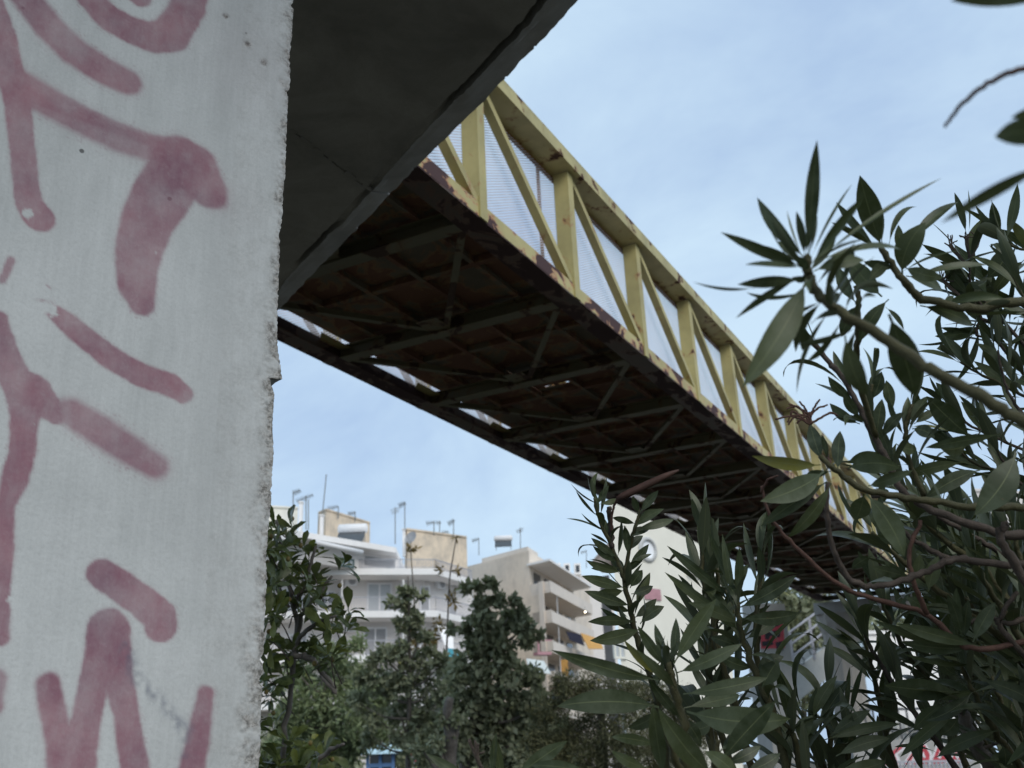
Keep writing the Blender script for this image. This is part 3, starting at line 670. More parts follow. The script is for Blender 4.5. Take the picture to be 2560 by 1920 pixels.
# C: farther shrub at the right border
Cs = ole('oleander', (1.75, 1.55, 0), 'fine-leaved far oleander with dried flower heads by the right border')
cst = [[(2418, 585, 1.55), (2424, 660, 1.55), (2428, 730, 1.55), (2455, 800, 1.55), (2500, 860, 1.55), (2580, 960, 1.56), (2700, 1080, 1.6)],
       [(2505, 590, 1.5), (2530, 615, 1.5), (2600, 640, 1.5), (2720, 720, 1.55)], [(2470, 845, 1.55), (2440, 835, 1.55), (2455, 800, 1.55)],
       [(2400, 905, 1.5), (2440, 930, 1.5), (2500, 960, 1.5), (2560, 990, 1.5), (2680, 1060, 1.5)], [(2495, 875, 1.45), (2505, 930, 1.45), (2530, 1000, 1.45), (2600, 1080, 1.45)],
       [(2400, 1130, 1.5), (2440, 1160, 1.5), (2520, 1185, 1.5), (2620, 1230, 1.5)], [(2470, 1080, 1.45), (2500, 1140, 1.45), (2540, 1200, 1.45), (2640, 1270, 1.45)], [(2440, 700, 1.6), (2500, 730, 1.6), (2600, 800, 1.6)],
       [(2360, 1010, 1.6), (2420, 1060, 1.6), (2500, 1100, 1.6), (2620, 1160, 1.6)], [(2530, 680, 1.42), (2570, 760, 1.42), (2650, 850, 1.45)]]
for i, st in enumerate(cst):
    p_ = Cs.stem(st, .0014, .0026, M_STEMG if i % 2 else M_STEMB); Cs.whorls(p_, .0, .26, .035, .085, 48, 3)
for (x, y) in [(2380, 600), (2445, 585), (2365, 690), (2418, 580)]:
    for k in range(6):
        Cs.stem([(x+rnd.uniform(-22, 22), y+rnd.uniform(-18, 14), 1.55), (x+rnd.uniform(-5, 5), y+18, 1.55), (2424, y+70, 1.55)], .0009, .0014, M_STEMB, 'dried_flower_stalk', False, False)
for h in [(2425, 670, 2305, 612, 30, 1.55, 0, 20, 0), (2428, 740, 2358, 660, 34, 1.55, 0, 10, 1), (2428, 740, 2376, 690, 60, 1.55, .02, 0, 0), (2432, 745, 2480, 690, 40, 1.55, 0, 10, 0), (2460, 815, 2345, 842, 40, 1.55, 0, 10, 1), (2450, 835, 2352, 820, 26, 1.55, 0, 30, 0),
          (2500, 600, 2480, 505, 34, 1.5, 0, 10, 0), (2515, 600, 2548, 465, 34, 1.5, 0, 15, 3), (2520, 612, 2472, 690, 66, 1.48, 0, 0, 1), (2535, 640, 2480, 735, 40, 1.5, 0, 10, 1), (2560, 650, 2498, 690, 30, 1.5, 0, 10, 1), (2590, 640, 2520, 560, 34, 1.5, 0, 20, 2)]:
    Cs.hand(*h)
Cs.finish()

# D: middle oleander, the woody one
Ds = ole('oleander', (1.05, 1.55, 0), 'woody oleander with bare brown lower branches beside the bridge end')
D1 = Ds.stem([(2020, 838, 1.32), (2060, 890, 1.32), (2110, 950, 1.31), (2165, 1050, 1.30), (2200, 1120, 1.3), (2255, 1225, 1.28), (2330, 1275, 1.27), (2490, 1330, 1.25), (2640, 1370, 1.25)], .0026, .0056, M_STEMB)
D2 = Ds.stem([(2050, 1140, 1.2), (2095, 1180, 1.2), (2165, 1225, 1.2), (2280, 1245, 1.2), (2420, 1265, 1.2), (2620, 1295, 1.2)], .003, .0046, M_STEMG)
D3 = Ds.stem([(2070, 1205, 1.25), (2068, 1290, 1.25), (2088, 1390, 1.25), (2135, 1455, 1.25), (2210, 1463, 1.25), (2310, 1432, 1.25), (2385, 1398, 1.25), (2480, 1410, 1.25), (2640, 1432, 1.25)], .0026, .0050, M_STEMB)
D4 = Ds.stem([(1903, 1215, 1.3), (1925, 1290, 1.3), (1985, 1362, 1.3), (2080, 1450, 1.3), (2160, 1490, 1.3), (2310, 1533, 1.3), (2390, 1598, 1.3), (2450, 1622, 1.3), (2640, 1610, 1.3)], .0016, .0040, M_STEMR)
D5 = Ds.stem([(2300, 1300, 1.28), (2272, 1390, 1.28), (2290, 1470, 1.28), (2318, 1535, 1.29)], .0025, .0035, M_STEMR, to_root=False)
D6 = Ds.stem([(2225, 1300, 1.35), (2300, 1360, 1.35), (2375, 1397, 1.33)], .002, .004, M_STEMB, to_root=False)
D7 = Ds.stem([(2255, 1240, 1.33), (2180, 1240, 1.33)], .003, .002, M_STEMB, to_root=False)
D8 = Ds.stem([(2345, 1290, 1.4), (2450, 1350, 1.4), (2560, 1420, 1.4), (2660, 1480, 1.4)], .003, .005, M_STEMB)
D9 = Ds.stem([(2520, 1310, 1.22), (2500, 1340, 1.22), (2540, 1420, 1.22), (2640, 1560, 1.22)], .0045, .0055, M_STEMB)
Ds.stem([(2420, 1560, 1.35), (2470, 1540, 1.35), (2520, 1560, 1.35), (2640, 1530, 1.35)], .002, .004, M_STEMB)
Ds.stem([(2545, 1480, 1.3), (2500, 1540, 1.3), (2510, 1580, 1.3), (2600, 1690, 1.3)], .0025, .004, M_STEMB)
D10 = Ds.stem([(2280, 1010, 1.3), (2265, 1070, 1.3), (2275, 1160, 1.3), (2310, 1240, 1.3)], .002, .004, M_STEMG, to_root=False)
D11 = Ds.stem([(2180, 960, 1.3), (2170, 1010, 1.3), (2190, 1080, 1.3)], .002, .003, M_STEMG, to_root=False)
for i, st in enumerate([[(2180, 1330, 1.4), (2230, 1380, 1.4), (2300, 1440, 1.4), (2400, 1520, 1.4), (2560, 1640, 1.4)], [(2400, 1290, 1.45), (2420, 1360, 1.45), (2480, 1450, 1.45), (2560, 1560, 1.45)], [(2330, 1400, 1.5), (2380, 1460, 1.5), (2450, 1540, 1.5), (2560, 1680, 1.5)],
                        [(2440, 1400, 1.38), (2470, 1470, 1.38), (2540, 1580, 1.38)], [(2230, 1180, 1.45), (2270, 1260, 1.45), (2350, 1340, 1.45), (2500, 1480, 1.45)], [(2540, 1330, 1.3), (2550, 1400, 1.3), (2600, 1500, 1.3)]]):
    p_ = Ds.stem(st, .0022, .005, M_STEMG); Ds.whorls(p_, .0, .3, .04, .10, 42, 3, .2)
for h in [(2052, 1162, 1900, 1147, 44, 1.19, -.04, 10, 1), (2060, 1178, 1925, 1242, 64, 1.19, -.06, 0, 1), (2068, 1204, 1930, 1312, 48, 1.19, -.03, 15, 2), (2078, 1208, 1976, 1347, 46, 1.2, 0, 15, 1), (2055, 1152, 2025, 1060, 46, 1.2, .03, 0, 0), (2095, 1178, 2100, 1076, 44, 1.2, .02, 5, 0),
          (2068, 1150, 2058, 1085, 22, 1.2, 0, 30, 3), (2078, 1178, 2010, 1200, 30, 1.21, .02, 20, 2), (2120, 1172, 2216, 1170, 58, 1.18, -.05, 0, 4), (2170, 1215, 2252, 1176, 40, 1.18, -.05, 20, 2), (2165, 1235, 2258, 1385, 64, 1.19, -.04, 0, 1), (2160, 1235, 2140, 1300, 60, 1.22, .02, 0, 0), (2190, 1220, 2220, 1255, 50, 1.22, 0, 20, 4),
          (2192, 1098, 2205, 997, 42, 1.29, 0, 5, 0), (2205, 1095, 2256, 1032, 36, 1.29, -.02, 10, 1), (2150, 1045, 2108, 985, 36, 1.3, 0, 20, 0), (2215, 1075, 2240, 1040, 30, 1.3, 0, 10, 2), (2235, 1025, 2215, 950, 38, 1.31, .02, 10, 0), (2180, 1000, 2205, 930, 38, 1.3, 0, 10, 3), (2135, 1000, 2070, 945, 34, 1.31, 0, 15, 1), (2150, 1060, 2070, 1010, 36, 1.32, .02, 15, 1),
          (2275, 1060, 2318, 990, 38, 1.3, 0, 5, 0), (2285, 1060, 2345, 1022, 28, 1.3, 0, 20, 0), (2280, 1072, 2334, 1092, 42, 1.29, -.02, 5, 1), (2275, 1068, 2374, 1066, 16, 1.3, 0, 50, 1), (2290, 1050, 2290, 975, 30, 1.31, 0, 15, 3), (2430, 1095, 2318, 992, 62, 1.28, 0, 5, 0), (2240, 1110, 2298, 1120, 40, 1.28, 0, 10, 2), (2200, 1130, 2130, 1160, 34, 1.3, 0, 20, 2), (2210, 1125, 2120, 1160, 28, 1.31, 0, 30, 1),
          (2410, 1155, 2275, 1192, 38, 1.3, 0, 10, 2), (2450, 1175, 2340, 1235, 52, 1.3, -.03, 5, 2), (2540, 1130, 2445, 1275, 84, 1.15, -.03, 0, 1), (2500, 1085, 2335, 1130, 38, 1.22, 0, 20, 2), (2420, 1110, 2355, 1120, 60, 1.24, 0, 0, 1),
          (2450, 1615, 2240, 1560, 44, 1.29, 0, 10, 0), (2420, 1612, 2195, 1565, 38, 1.3, 0, 20, 1), (2440, 1618, 2250, 1610, 44, 1.3, .03, 15, 1), (2432, 1605, 2488, 1505, 48, 1.28, 0, 0, 0), (2405, 1590, 2370, 1480, 36, 1.29, 0, 10, 3), (2395, 1595, 2390, 1470, 34, 1.3, 0, 10, 0), (2410, 1600, 2420, 1500, 40, 1.3, 0, 20, 0),
          (2330, 1540, 2270, 1500, 38, 1.33, 0, 10, 2), (2280, 1460, 2215, 1405, 44, 1.3, 0, 10, 1), (2270, 1440, 2180, 1418, 36, 1.3, 0, 10, 0), (2320, 1480, 2345, 1390, 46, 1.31, 0, 5, 0), (2300, 1380, 2290, 1450, 36, 1.32, 0, 5, 0), (2240, 1370, 2190, 1310, 30, 1.3, 0, 10, 1), (2180, 1390, 2135, 1425, 36, 1.33, 0, 20, 2)]:
    Ds.hand(*h)
Ds.whorls(D1, .02, .33, .06, .075, 55, 3); Ds.whorls(D10, 0, .1, .04, .07, 45, 3); Ds.whorls(D11, 0, .1, .04, .08, 45, 3)
for (a, b) in [((2020, 1040), (1938, 1048)), ((2018, 1035), (1972, 1010)), ((2020, 1036), (1998, 1004)), ((1985, 1030), (1968, 1056)), ((2022, 1040), (1992, 1058)), ((2028, 1036), (2050, 998)), ((2030, 1034), (2070, 1012)), ((2070, 1035), (2095, 1040)), ((2000, 1020), (1966, 1022)), ((1990, 1043), (1970, 1062))]:
    Ds.stem([(b[0], b[1], 1.3), ((a[0]+b[0])/2, (a[1]+b[1])/2-4, 1.3), (a[0], a[1], 1.3), (2026, 1060, 1.3)], .0011, .0016, M_STEMR, 'dried_flower_stalk', False, True)
Ds.stem([(2024, 1030, 1.3), (2028, 1075, 1.3), (2060, 1120, 1.25), (2075, 1160, 1.2)], .002, .002, M_STEMR, 'twig', False)
Ds.stem([(1945, 1190, 1.28), (1920, 1200, 1.29), (1903, 1230, 1.3)], .0012, .0018, M_STEMR, 'twig', False)
Ds.finish()

# I: low oleander in the centre, big crisp leaves
Is = ole('oleander', (.33, 1.28, 0), 'low oleander shoot with broad crisp leaves at the bottom centre')
I1 = Is.stem([(1670, 1655, 1.28), (1684, 1720, 1.28), (1705, 1810, 1.28), (1722, 1950, 1.28)], .004, .007, M_STEMG)
I2 = Is.stem([(1650, 1800, 1.15), (1690, 1900, 1.15), (1720, 2000, 1.2)], .003, .005, M_STEMG)
I3 = Is.stem([(1795, 1850, 1.2), (1790, 1900, 1.2), (1780, 2000, 1.2)], .003, .005, M_STEMG)
for h in [(1648, 1700, 1403, 1632, 50, 1.27, -.06, 0, 1), (1648, 1768, 1427, 1766, 68, 1.26, -.05, 0, 2), (1668, 1695, 1563, 1612, 32, 1.27, -.02, 20, 1), (1668, 1672, 1594, 1566, 36, 1.28, 0, 15, 0), (1672, 1665, 1636, 1560, 30, 1.29, .02, 15, 0), (1680, 1660, 1692, 1550, 32, 1.3, .03, 10, 3),
          (1684, 1660, 1790, 1497, 54, 1.27, 0, 0, 0), (1692, 1682, 1838, 1608, 46, 1.27, -.03, 10, 2), (1708, 1735, 1908, 1686, 50, 1.26, -.03, 10, 2), (1710, 1770, 1870, 1716, 46, 1.3, .04, 15, 2), (1716, 1778, 1955, 1795, 82, 1.25, -.06, 0, 2), (1690, 1720, 1612, 1660, 34, 1.25, -.05, 20, 2), (1705, 1800, 1622, 1700, 36, 1.26, -.03, 15, 0),
          (1660, 1945, 1632, 1762, 52, 1.12, -.02, 0, 0), (1785, 1940, 1663, 1792, 62, 1.12, -.04, 0, 1), (1800, 1905, 1938, 1754, 62, 1.18, -.02, 0, 0), (1810, 1910, 1900, 1860, 40, 1.2, 0, 10, 2), (1640, 1862, 1543, 1850, 36, 1.2, -.02, 10, 2), (1620, 1920, 1530, 1880, 36, 1.25, 0, 10, 1), (1800, 1880, 1880, 1825, 44, 1.22, .03, 10, 1),
          (1850, 1950, 1770, 1885, 50, 1.14, 0, 0, 2), (1860, 1930, 1950, 1880, 46, 1.2, 0, 5, 2), (1480, 1935, 1330, 1915, 40, 1.2, 0, 0, 2), (1285, 1945, 1418, 1852, 50, 1.22, 0, 0, 0), (1190, 1960, 1066, 1884, 34, 1.2, 0, 0, 0), (1230, 1945, 1240, 1830, 26, 1.22, 0, 30, 0), (1260, 1960, 1236, 1840, 30, 1.22, 0, 10, 0),
          (1700, 1790, 1760, 1870, 40, 1.28, 0, 20, 1), (1660, 1770, 1560, 1830, 40, 1.31, .04, 10, 1), (1700, 1830, 1790, 1800, 44, 1.33, .03, 10, 2)]:
    Is.hand(*h)
Is.whorls(I1, 0, .05, .02, .05, 22, 3)
for k in range(9): Is.stem([(1188+rnd.uniform(-26, 26), 1850+rnd.uniform(-14, 30), 1.22), (1195+rnd.uniform(-6, 6), 1895, 1.22), (1215, 1940, 1.22)], .001, .0018, M_STEMB, 'dried_flower_stalk', False, False)
Is.stem([(1215, 1930, 1.22), (1240, 1990, 1.22), (1300, 2100, 1.23)], .002, .004, M_STEMG)
Is.finish()

# J: tall slender shoot left of centre
Js = ole('oleander', (.40, 1.80, 0), 'tall slender oleander shoot rising in front of the cream gable')
J1 = Js.stem([(1486, 1245, 1.78), (1505, 1315, 1.78), (1540, 1390, 1.78), (1562, 1455, 1.77), (1580, 1545, 1.77), (1605, 1635, 1.76), (1640, 1740, 1.76), (1670, 1940, 1.76)], .0022, .0065, M_STEMG)
J2 = Js.stem([(1600, 1275, 1.76), (1588, 1320, 1.76), (1568, 1395, 1.77), (1562, 1455, 1.77)], .0022, .004, M_STEMG, to_root=False)
J3 = Js.stem([(1523, 1268, 1.79), (1525, 1310, 1.79), (1530, 1370, 1.78)], .0045, .0045, M_STEMB, to_root=False)
J4 = Js.stem([(1840, 1480, 1.5), (1848, 1560, 1.5), (1880, 1665, 1.5), (1925, 1765, 1.5), (1965, 1940, 1.5)], .003, .007, M_STEMG)
J5 = Js.stem([(1752, 1330, 1.62), (1756, 1420, 1.62), (1775, 1520, 1.61), (1800, 1640, 1.6), (1850, 1800, 1.6), (1880, 1940, 1.6)], .0025, .006, M_STEMG)
J6 = Js.stem([(1905, 1400, 1.58), (1898, 1480, 1.58), (1890, 1560, 1.57), (1900, 1680, 1.57)], .0025, .005, M_STEMG, to_root=False)
for h in [(1487, 1250, 1482, 1205, 22, 1.78, 0, 5, 0), (1492, 1262, 1522, 1213, 26, 1.77, 0, 5, 0), (1500, 1262, 1422, 1218, 12, 1.77, 0, 50, 1), (1500, 1260, 1548, 1245, 24, 1.77, 0, 10, 2), (1520, 1330, 1450, 1290, 14, 1.77, 0, 40, 1), (1600, 1282, 1646, 1226, 34, 1.75, 0, 5, 0), (1592, 1300, 1640, 1272, 28, 1.76, 0, 10, 0), (1586, 1318, 1656, 1272, 34, 1.75, -.02, 10, 1), (1586, 1325, 1685, 1290, 36, 1.76, 0, 15, 2),
          (1598, 1285, 1582, 1240, 28, 1.77, 0, 10, 0), (1590, 1310, 1532, 1300, 28, 1.77, 0, 20, 2), (1576, 1345, 1620, 1320, 34, 1.76, 0, 15, 4), (1545, 1395, 1478, 1345, 32, 1.77, 0, 5, 0), (1548, 1405, 1482, 1368, 28, 1.77, 0, 15, 1), (1570, 1390, 1562, 1312, 32, 1.76, 0, 5, 3), (1568, 1380, 1610, 1335, 34, 1.77, .02, 5, 1), (1556, 1430, 1470, 1405, 34, 1.76, -.02, 10, 1), (1552, 1420, 1480, 1428, 28, 1.77, 0, 20, 2),
          (1570, 1435, 1622, 1360, 38, 1.77, 0, 5, 0), (1572, 1410, 1625, 1377, 20, 1.76, 0, 30, 2), (1565, 1470, 1455, 1440, 44, 1.76, -.02, 0, 0), (1562, 1475, 1495, 1480, 40, 1.77, 0, 5, 1), (1575, 1470, 1606, 1425, 46, 1.76, 0, 0, 0), (1578, 1485, 1632, 1462, 36, 1.76, 0, 10, 2), (1580, 1515, 1462, 1478, 46, 1.76, -.02, 0, 0), (1582, 1530, 1498, 1495, 36, 1.77, 0, 10, 1),
          (1592, 1555, 1480, 1560, 40, 1.76, -.02, 10, 2), (1585, 1545, 1640, 1500, 40, 1.78, .02, 10, 3), (1600, 1560, 1660, 1515, 46, 1.76, 0, 5, 1), (1605, 1570, 1482, 1600, 56, 1.75, -.03, 0, 1), (1590, 1520, 1625, 1430, 40, 1.79, .03, 15, 0), (1560, 1440, 1520, 1375, 30, 1.79, .03, 20, 0), (1610, 1590, 1500, 1520, 34, 1.79, .03, 20, 0)]:
    h = list(h); h[4] *= .82; Js.hand(*h)
for h in [(1842, 1500, 1850, 1365, 30, 1.5, 0, 5, 3), (1838, 1510, 1805, 1335, 26, 1.52, .02, 10, 0), (1845, 1520, 1980, 1440, 46, 1.48, -.03, 5, 2), (1850, 1545, 1998, 1532, 48, 1.48, -.02, 0, 2), (1835, 1500, 1667, 1365, 32, 1.52, .02, 10, 0), (1838, 1560, 1662, 1432, 32, 1.52, 0, 10, 0), (1845, 1575, 1790, 1500, 44, 1.5, 0, 10, 1), (1860, 1600, 1950, 1530, 40, 1.5, .02, 10, 2),
          (1835, 1490, 1775, 1325, 26, 1.53, .03, 15, 3), (1842, 1480, 1868, 1410, 34, 1.5, 0, 15, 1), (1850, 1560, 1740, 1520, 40, 1.49, -.03, 10, 2), (1870, 1640, 1945, 1640, 22, 1.48, 0, 40, 4), (1865, 1630, 1780, 1600, 42, 1.5, 0, 10, 2), (1890, 1680, 1960, 1640, 46, 1.5, 0, 5, 1), (1885, 1670, 1800, 1640, 40, 1.5, 0, 5, 1), (1905, 1720, 1945, 1650, 60, 1.49, 0, 0, 0)]:
    Js.hand(*h)
Js.whorls(J1, .0, .40, .028, .058, 50, 3, .17)
Js.whorls(J5, 0, .32, .05, .10, 45, 3, .18); Js.whorls(J6, 0, .2, .05, .10, 42, 3, .18); Js.whorls(J4, .03, .35, .06, .10, 50, 3, .19)
pod = MB(); pp = [P(1542, 1247, 1.76), P(1600, 1220, 1.75), P(1660, 1192, 1.74), P(1697, 1175, 1.74)]; pod.tube(smooth_path(pp, 4), [.004, .0062, .0066, .0068, .0068, .0068, .0066, .0062, .0058, .005, .0042, .003, .0012][:len(smooth_path(pp, 4))], 8); pod.build('seed_pod', M_POD, Js.o, True)
Js.stem([(1545, 1245, 1.76), (1532, 1275, 1.77), (1528, 1330, 1.78)], .002, .002, M_STEMR, 'twig', False)
Js.finish()

# K: lower right oleander thicket
Ks = ole('oleander', (.95, 1.75, 0), 'dense low oleander thicket in the bottom right corner')
kst = [[(2160, 1600, 1.9), (2180, 1670, 1.9), (2200, 1760, 1.9), (2230, 1900, 1.9)], [(2070, 1730, 1.8), (2065, 1790, 1.8), (2075, 1850, 1.8), (2090, 1960, 1.8)], [(2010, 1790, 1.6), (2035, 1840, 1.6), (2050, 1890, 1.6), (2070, 1970, 1.6)], [(2120, 1800, 1.6), (2115, 1840, 1.6), (2120, 1890, 1.6), (2150, 1980, 1.6)], [(1950, 1790, 1.5), (1985, 1850, 1.5), (2010, 1960, 1.5)],
       [(2150, 1560, 1.85), (2190, 1640, 1.85), (2240, 1720, 1.85), (2300, 1800, 1.8), (2400, 1940, 1.8)], [(2400, 1660, 1.5), (2440, 1740, 1.5), (2490, 1830, 1.5), (2560, 1940, 1.5)], [(2540, 1640, 1.5), (2550, 1720, 1.5), (2590, 1830, 1.5)], [(2480, 1690, 1.6), (2510, 1780, 1.6), (2560, 1900, 1.6)],
       [(2190, 1470, 2.0), (2220, 1540, 2.0), (2260, 1620, 2.0), (2330, 1720, 2.0)], [(2560, 1790, 1.4), (2570, 1850, 1.4), (2600, 1950, 1.4)]]
for k in range(3):
    x_, y_ = rnd.uniform(1770, 1860), rnd.uniform(1400, 1490); dd_ = rnd.uniform(1.6, 1.9)
    kst.append([(x_, y_, dd_), (x_+rnd.uniform(-10, 25), y_+80, dd_), (x_+rnd.uniform(-20, 30), y_+200, dd_), (x_+rnd.uniform(-40, 40), y_+420, dd_)])
for i, st in enumerate(kst):
    p_ = Ks.stem(st, .0025, .006, M_STEMG if i != 5 else M_STEMB); Ks.whorls(p_, 0, .30, .042, .115, 46, 3, .19)
Ks.stem([(2385, 1740, 1.55), (2410, 1800, 1.55), (2455, 1880, 1.55), (2500, 1950, 1.55)], .009, .012, M_BARK, 'trunk')
Ks.stem([(2440, 1880, 1.55), (2480, 1862, 1.55), (2520, 1850, 1.55)], .003, .002, M_BARK, 'twig', False)
for h in [(2400, 1730, 2215, 1714, 60, 1.5, -.03, 0, 0), (2395, 1690, 2350, 1650, 40, 1.5, 0, 10, 1), (2440, 1660, 2290, 1668, 20, 1.5, -.04, 40, 2), (2500, 1825, 2354, 1886, 46, 1.48, 0, 0, 2), (2410, 1760, 2264, 1888, 38, 1.48, -.02, 5, 2), (2365, 1755, 2288, 1828, 42, 1.5, 0, 5, 2), (2395, 1790, 2352, 1836, 60, 1.5, 0, 0, 1), (2430, 1730, 2340, 1790, 44, 1.46, -.03, 5, 4), (2450, 1720, 2330, 1745, 30, 1.5, 0, 20, 4),
          (2520, 1880, 2475, 1900, 40, 1.5, 0, 0, 1), (2505, 1860, 2510, 1925, 44, 1.48, 0, 0, 1), (2480, 1830, 2580, 1790, 40, 1.5, 0, 10, 2), (2040, 1820, 2120, 1700, 34, 1.6, 0, 10, 0), (2030, 1800, 2090, 1690, 40, 1.6, 0, 5, 1), (2075, 1840, 2175, 1775, 44, 1.55, 0, 5, 0), (2060, 1850, 2260, 1805, 36, 1.52, 0, 5, 1), (2090, 1890, 2230, 1842, 44, 1.5, 0, 5, 1), (2090, 1925, 2222, 1900, 50, 1.48, 0, 0, 2), (2120, 1890, 2130, 1790, 44, 1.55, 0, 0, 0), (2000, 1860, 2030, 1790, 50, 1.5, 0, 0, 1)]:
    Ks.hand(*h)
Ks.finish()

# L: leafy mass behind the bare branches
Ls = ole('oleander', (1.55, 2.2, 0), 'thick leafy oleander mass behind the bare brown branches')
for k in range(34):
    x_, y_ = [(rnd.uniform(2230, 2560), rnd.uniform(1180, 1420)), (rnd.uniform(2280, 2570), rnd.uniform(1400, 1700)), (rnd.uniform(2260, 2440), rnd.uniform(1300, 1500))][k % 3]; dd_ = rnd.uniform(1.6, 2.5)
    p_ = Ls.stem([(x_, y_, dd_), (x_+rnd.uniform(10, 40), y_+60, dd_), (x_+rnd.uniform(60, 110), y_+170, dd_), (x_+rnd.uniform(120, 200), y_+330, dd_)], .0018, .004, M_STEMG); Ls.whorls(p_, 0, .30, .034, .115, 46, 3, .185)
Ls.finish()

# pittosporum beside the pier
Ps = Shrub('pittosporum_shrub', (*P(700, 1900, 3.4)[:2], 0), 'glossy round-leaved pittosporum bush beside the pier edge', 'shrub', M_PIT, PT, .36)
pst = [[(690, 1300, 3.4), (700, 1350, 3.4), (720, 1450, 3.4), (740, 1560, 3.4), (728, 1700, 3.4), (705, 1920, 3.4)], [(830, 1440, 3.3), (800, 1480, 3.3), (760, 1530, 3.35), (740, 1600, 3.4)], [(790, 1365, 3.4), (770, 1430, 3.4), (740, 1520, 3.4)], [(840, 1540, 3.2), (790, 1560, 3.25), (740, 1610, 3.3), (728, 1700, 3.35)], [(660, 1620, 3.5), (700, 1640, 3.45), (745, 1640, 3.4)], [(800, 1690, 3.2), (840, 1730, 3.2), (780, 1650, 3.25), (735, 1640, 3.3)],
       [(860, 1860, 3.1), (820, 1880, 3.15), (760, 1930, 3.2)], [(640, 1400, 3.5), (680, 1450, 3.5), (720, 1520, 3.45)]]
for st in pst: Ps.stem(st, .004, .010, M_BARK, 'branch', st is pst[0])
zones = [(690, 1325, 40, 30), (740, 1390, 60, 40), (700, 1450, 70, 50), (800, 1440, 50, 50), (770, 1520, 70, 50), (690, 1560, 50, 60), (820, 1560, 40, 40), (740, 1630, 40, 30), (675, 1700, 30, 60), (670, 1800, 30, 60), (735, 1875, 50, 40), (800, 1900, 40, 25), (680, 1910, 40, 40), (660, 1370, 20, 40), (810, 1640, 25, 20)]
for zx, zy, rx, ry in zones:
    for k in range(5 if rx > 30 else 3):
        cx, cy, D_ = zx+rnd.gauss(0, .5)*rx, zy+rnd.gauss(0, .5)*ry, 3.35+rnd.gauss(0, .13); c = P(cx, cy, D_)
        ax = np.array((rnd.uniform(-.7, .7), rnd.uniform(-.8, .3), rnd.uniform(.1, 1.0))); ax /= np.linalg.norm(ax)
        if k < 2: Ps.stem([('w', *c), ('w', *(c-ax*.05)), ('w', *(c-ax*.08+np.array((0, .05, -.02))))], .0015, .0022, M_STEMB, 'twig', False, False)
        u = np.cross(ax, (.2, .3, 1)); u /= np.linalg.norm(u); v = np.cross(ax, u)
        for q in range(9):
            th = q*2.4+rnd.uniform(-.3, .3); an = math.radians(rnd.uniform(30, 95)); o_ = u*math.cos(th)+v*math.sin(th); d = ax*math.cos(an)+o_*math.sin(an)
            Ps.leaf(c-ax*.01*q*.4, c-ax*.01*q*.4+d*rnd.uniform(.05, .095), ax*math.sin(an)-o_*math.cos(an)+np.array((0, -.1, .3)), .36*rnd.uniform(.8, 1.15))
fr_ = MB()
for k in range(26):
    zx, zy, rx, ry = zones[rnd.randrange(len(zones))]; c = P(zx+rnd.uniform(-1, 1)*rx, zy+rnd.uniform(-1, 1)*ry, 3.25+rnd.uniform(-.1, .1)); r = .008
    fr_.tube([c+np.array((0, 0, -r)), c+np.array((0, 0, -r*.6)), c, c+np.array((0, 0, r*.6)), c+np.array((0, 0, r))], [r*.3, r*.8, r, r*.8, r*.3], 7)
M_FRUIT = plain('fruit_capsule', (.17, .13, .04), .6, .3, 30)
fo = fr_.build('seed_capsules', M_FRUIT, Ps.o, True); fo['kind'] = 'stuff'
Ps.finish()

# ------------------------------------------------------------------ trees farther off
def crown(name, blobs, D, n_per, size, m, parent, ratio=.45, flat=.4, seed=1, spread=1.0):
    rs = np.random.RandomState(seed); Vs = []; 
    for (px, py, r) in blobs:
        c = P(px, py, D+rs.randn()*r/F_PX*D*.5); R = r/F_PX*D*spread; n = max(6, int(n_per*(r/50.)**1.6))
        # sub clumps
        nc = max(3, n//22); cc = rs.randn(nc, 3); cc /= np.linalg.norm(cc, axis=1)[:, None]; cc *= (rs.rand(nc, 1)**.4)*R*.85
        idx = rs.randint(0, nc, n); p = c+cc[idx]+rs.randn(n, 3)*R*.16
        d = rs.randn(n, 3)+np.array((0, 0, -.15)); d /= np.linalg.norm(d, axis=1)[:, None]
        nn = rs.randn(n, 3)*.8+np.array((0, -.2, .7)); y = np.cross(nn, d); y /= np.linalg.norm(y, axis=1)[:, None]+1e-9
        L = size*(.6+.8*rs.rand(n, 1)); Wd = L*ratio*.5; nz_ = np.cross(d, y)
        Vs.append(np.stack([p, p+d*L*.5-y*Wd-nz_*L*.06, p+d*L, p+d*L*.5+y*Wd-nz_*L*.06], 1))
    V = np.concatenate(Vs); k = len(V); Fq = (np.arange(k)[:, None]*4+np.array([0, 1, 2, 3])[None])
    me = mesh_np(name, V.reshape(-1, 3)-np.array(parent['_o']), Fq, [m], False)
    at = me.attributes.new('rnd', 'FLOAT', 'POINT'); at.data.foreach_set('value', np.repeat(rs.rand(k), 4).astype(np.float32))
    uv = me.uv_layers.new(name='UVMap'); uv.data.foreach_set('uv', np.tile(np.array([[0, .5], [.5, 0], [1, .5], [.5, 1]], np.float32), (k, 1)).ravel())
    o = bpy.data.objects.new(name, me); COL.objects.link(o); o.parent = parent; return o
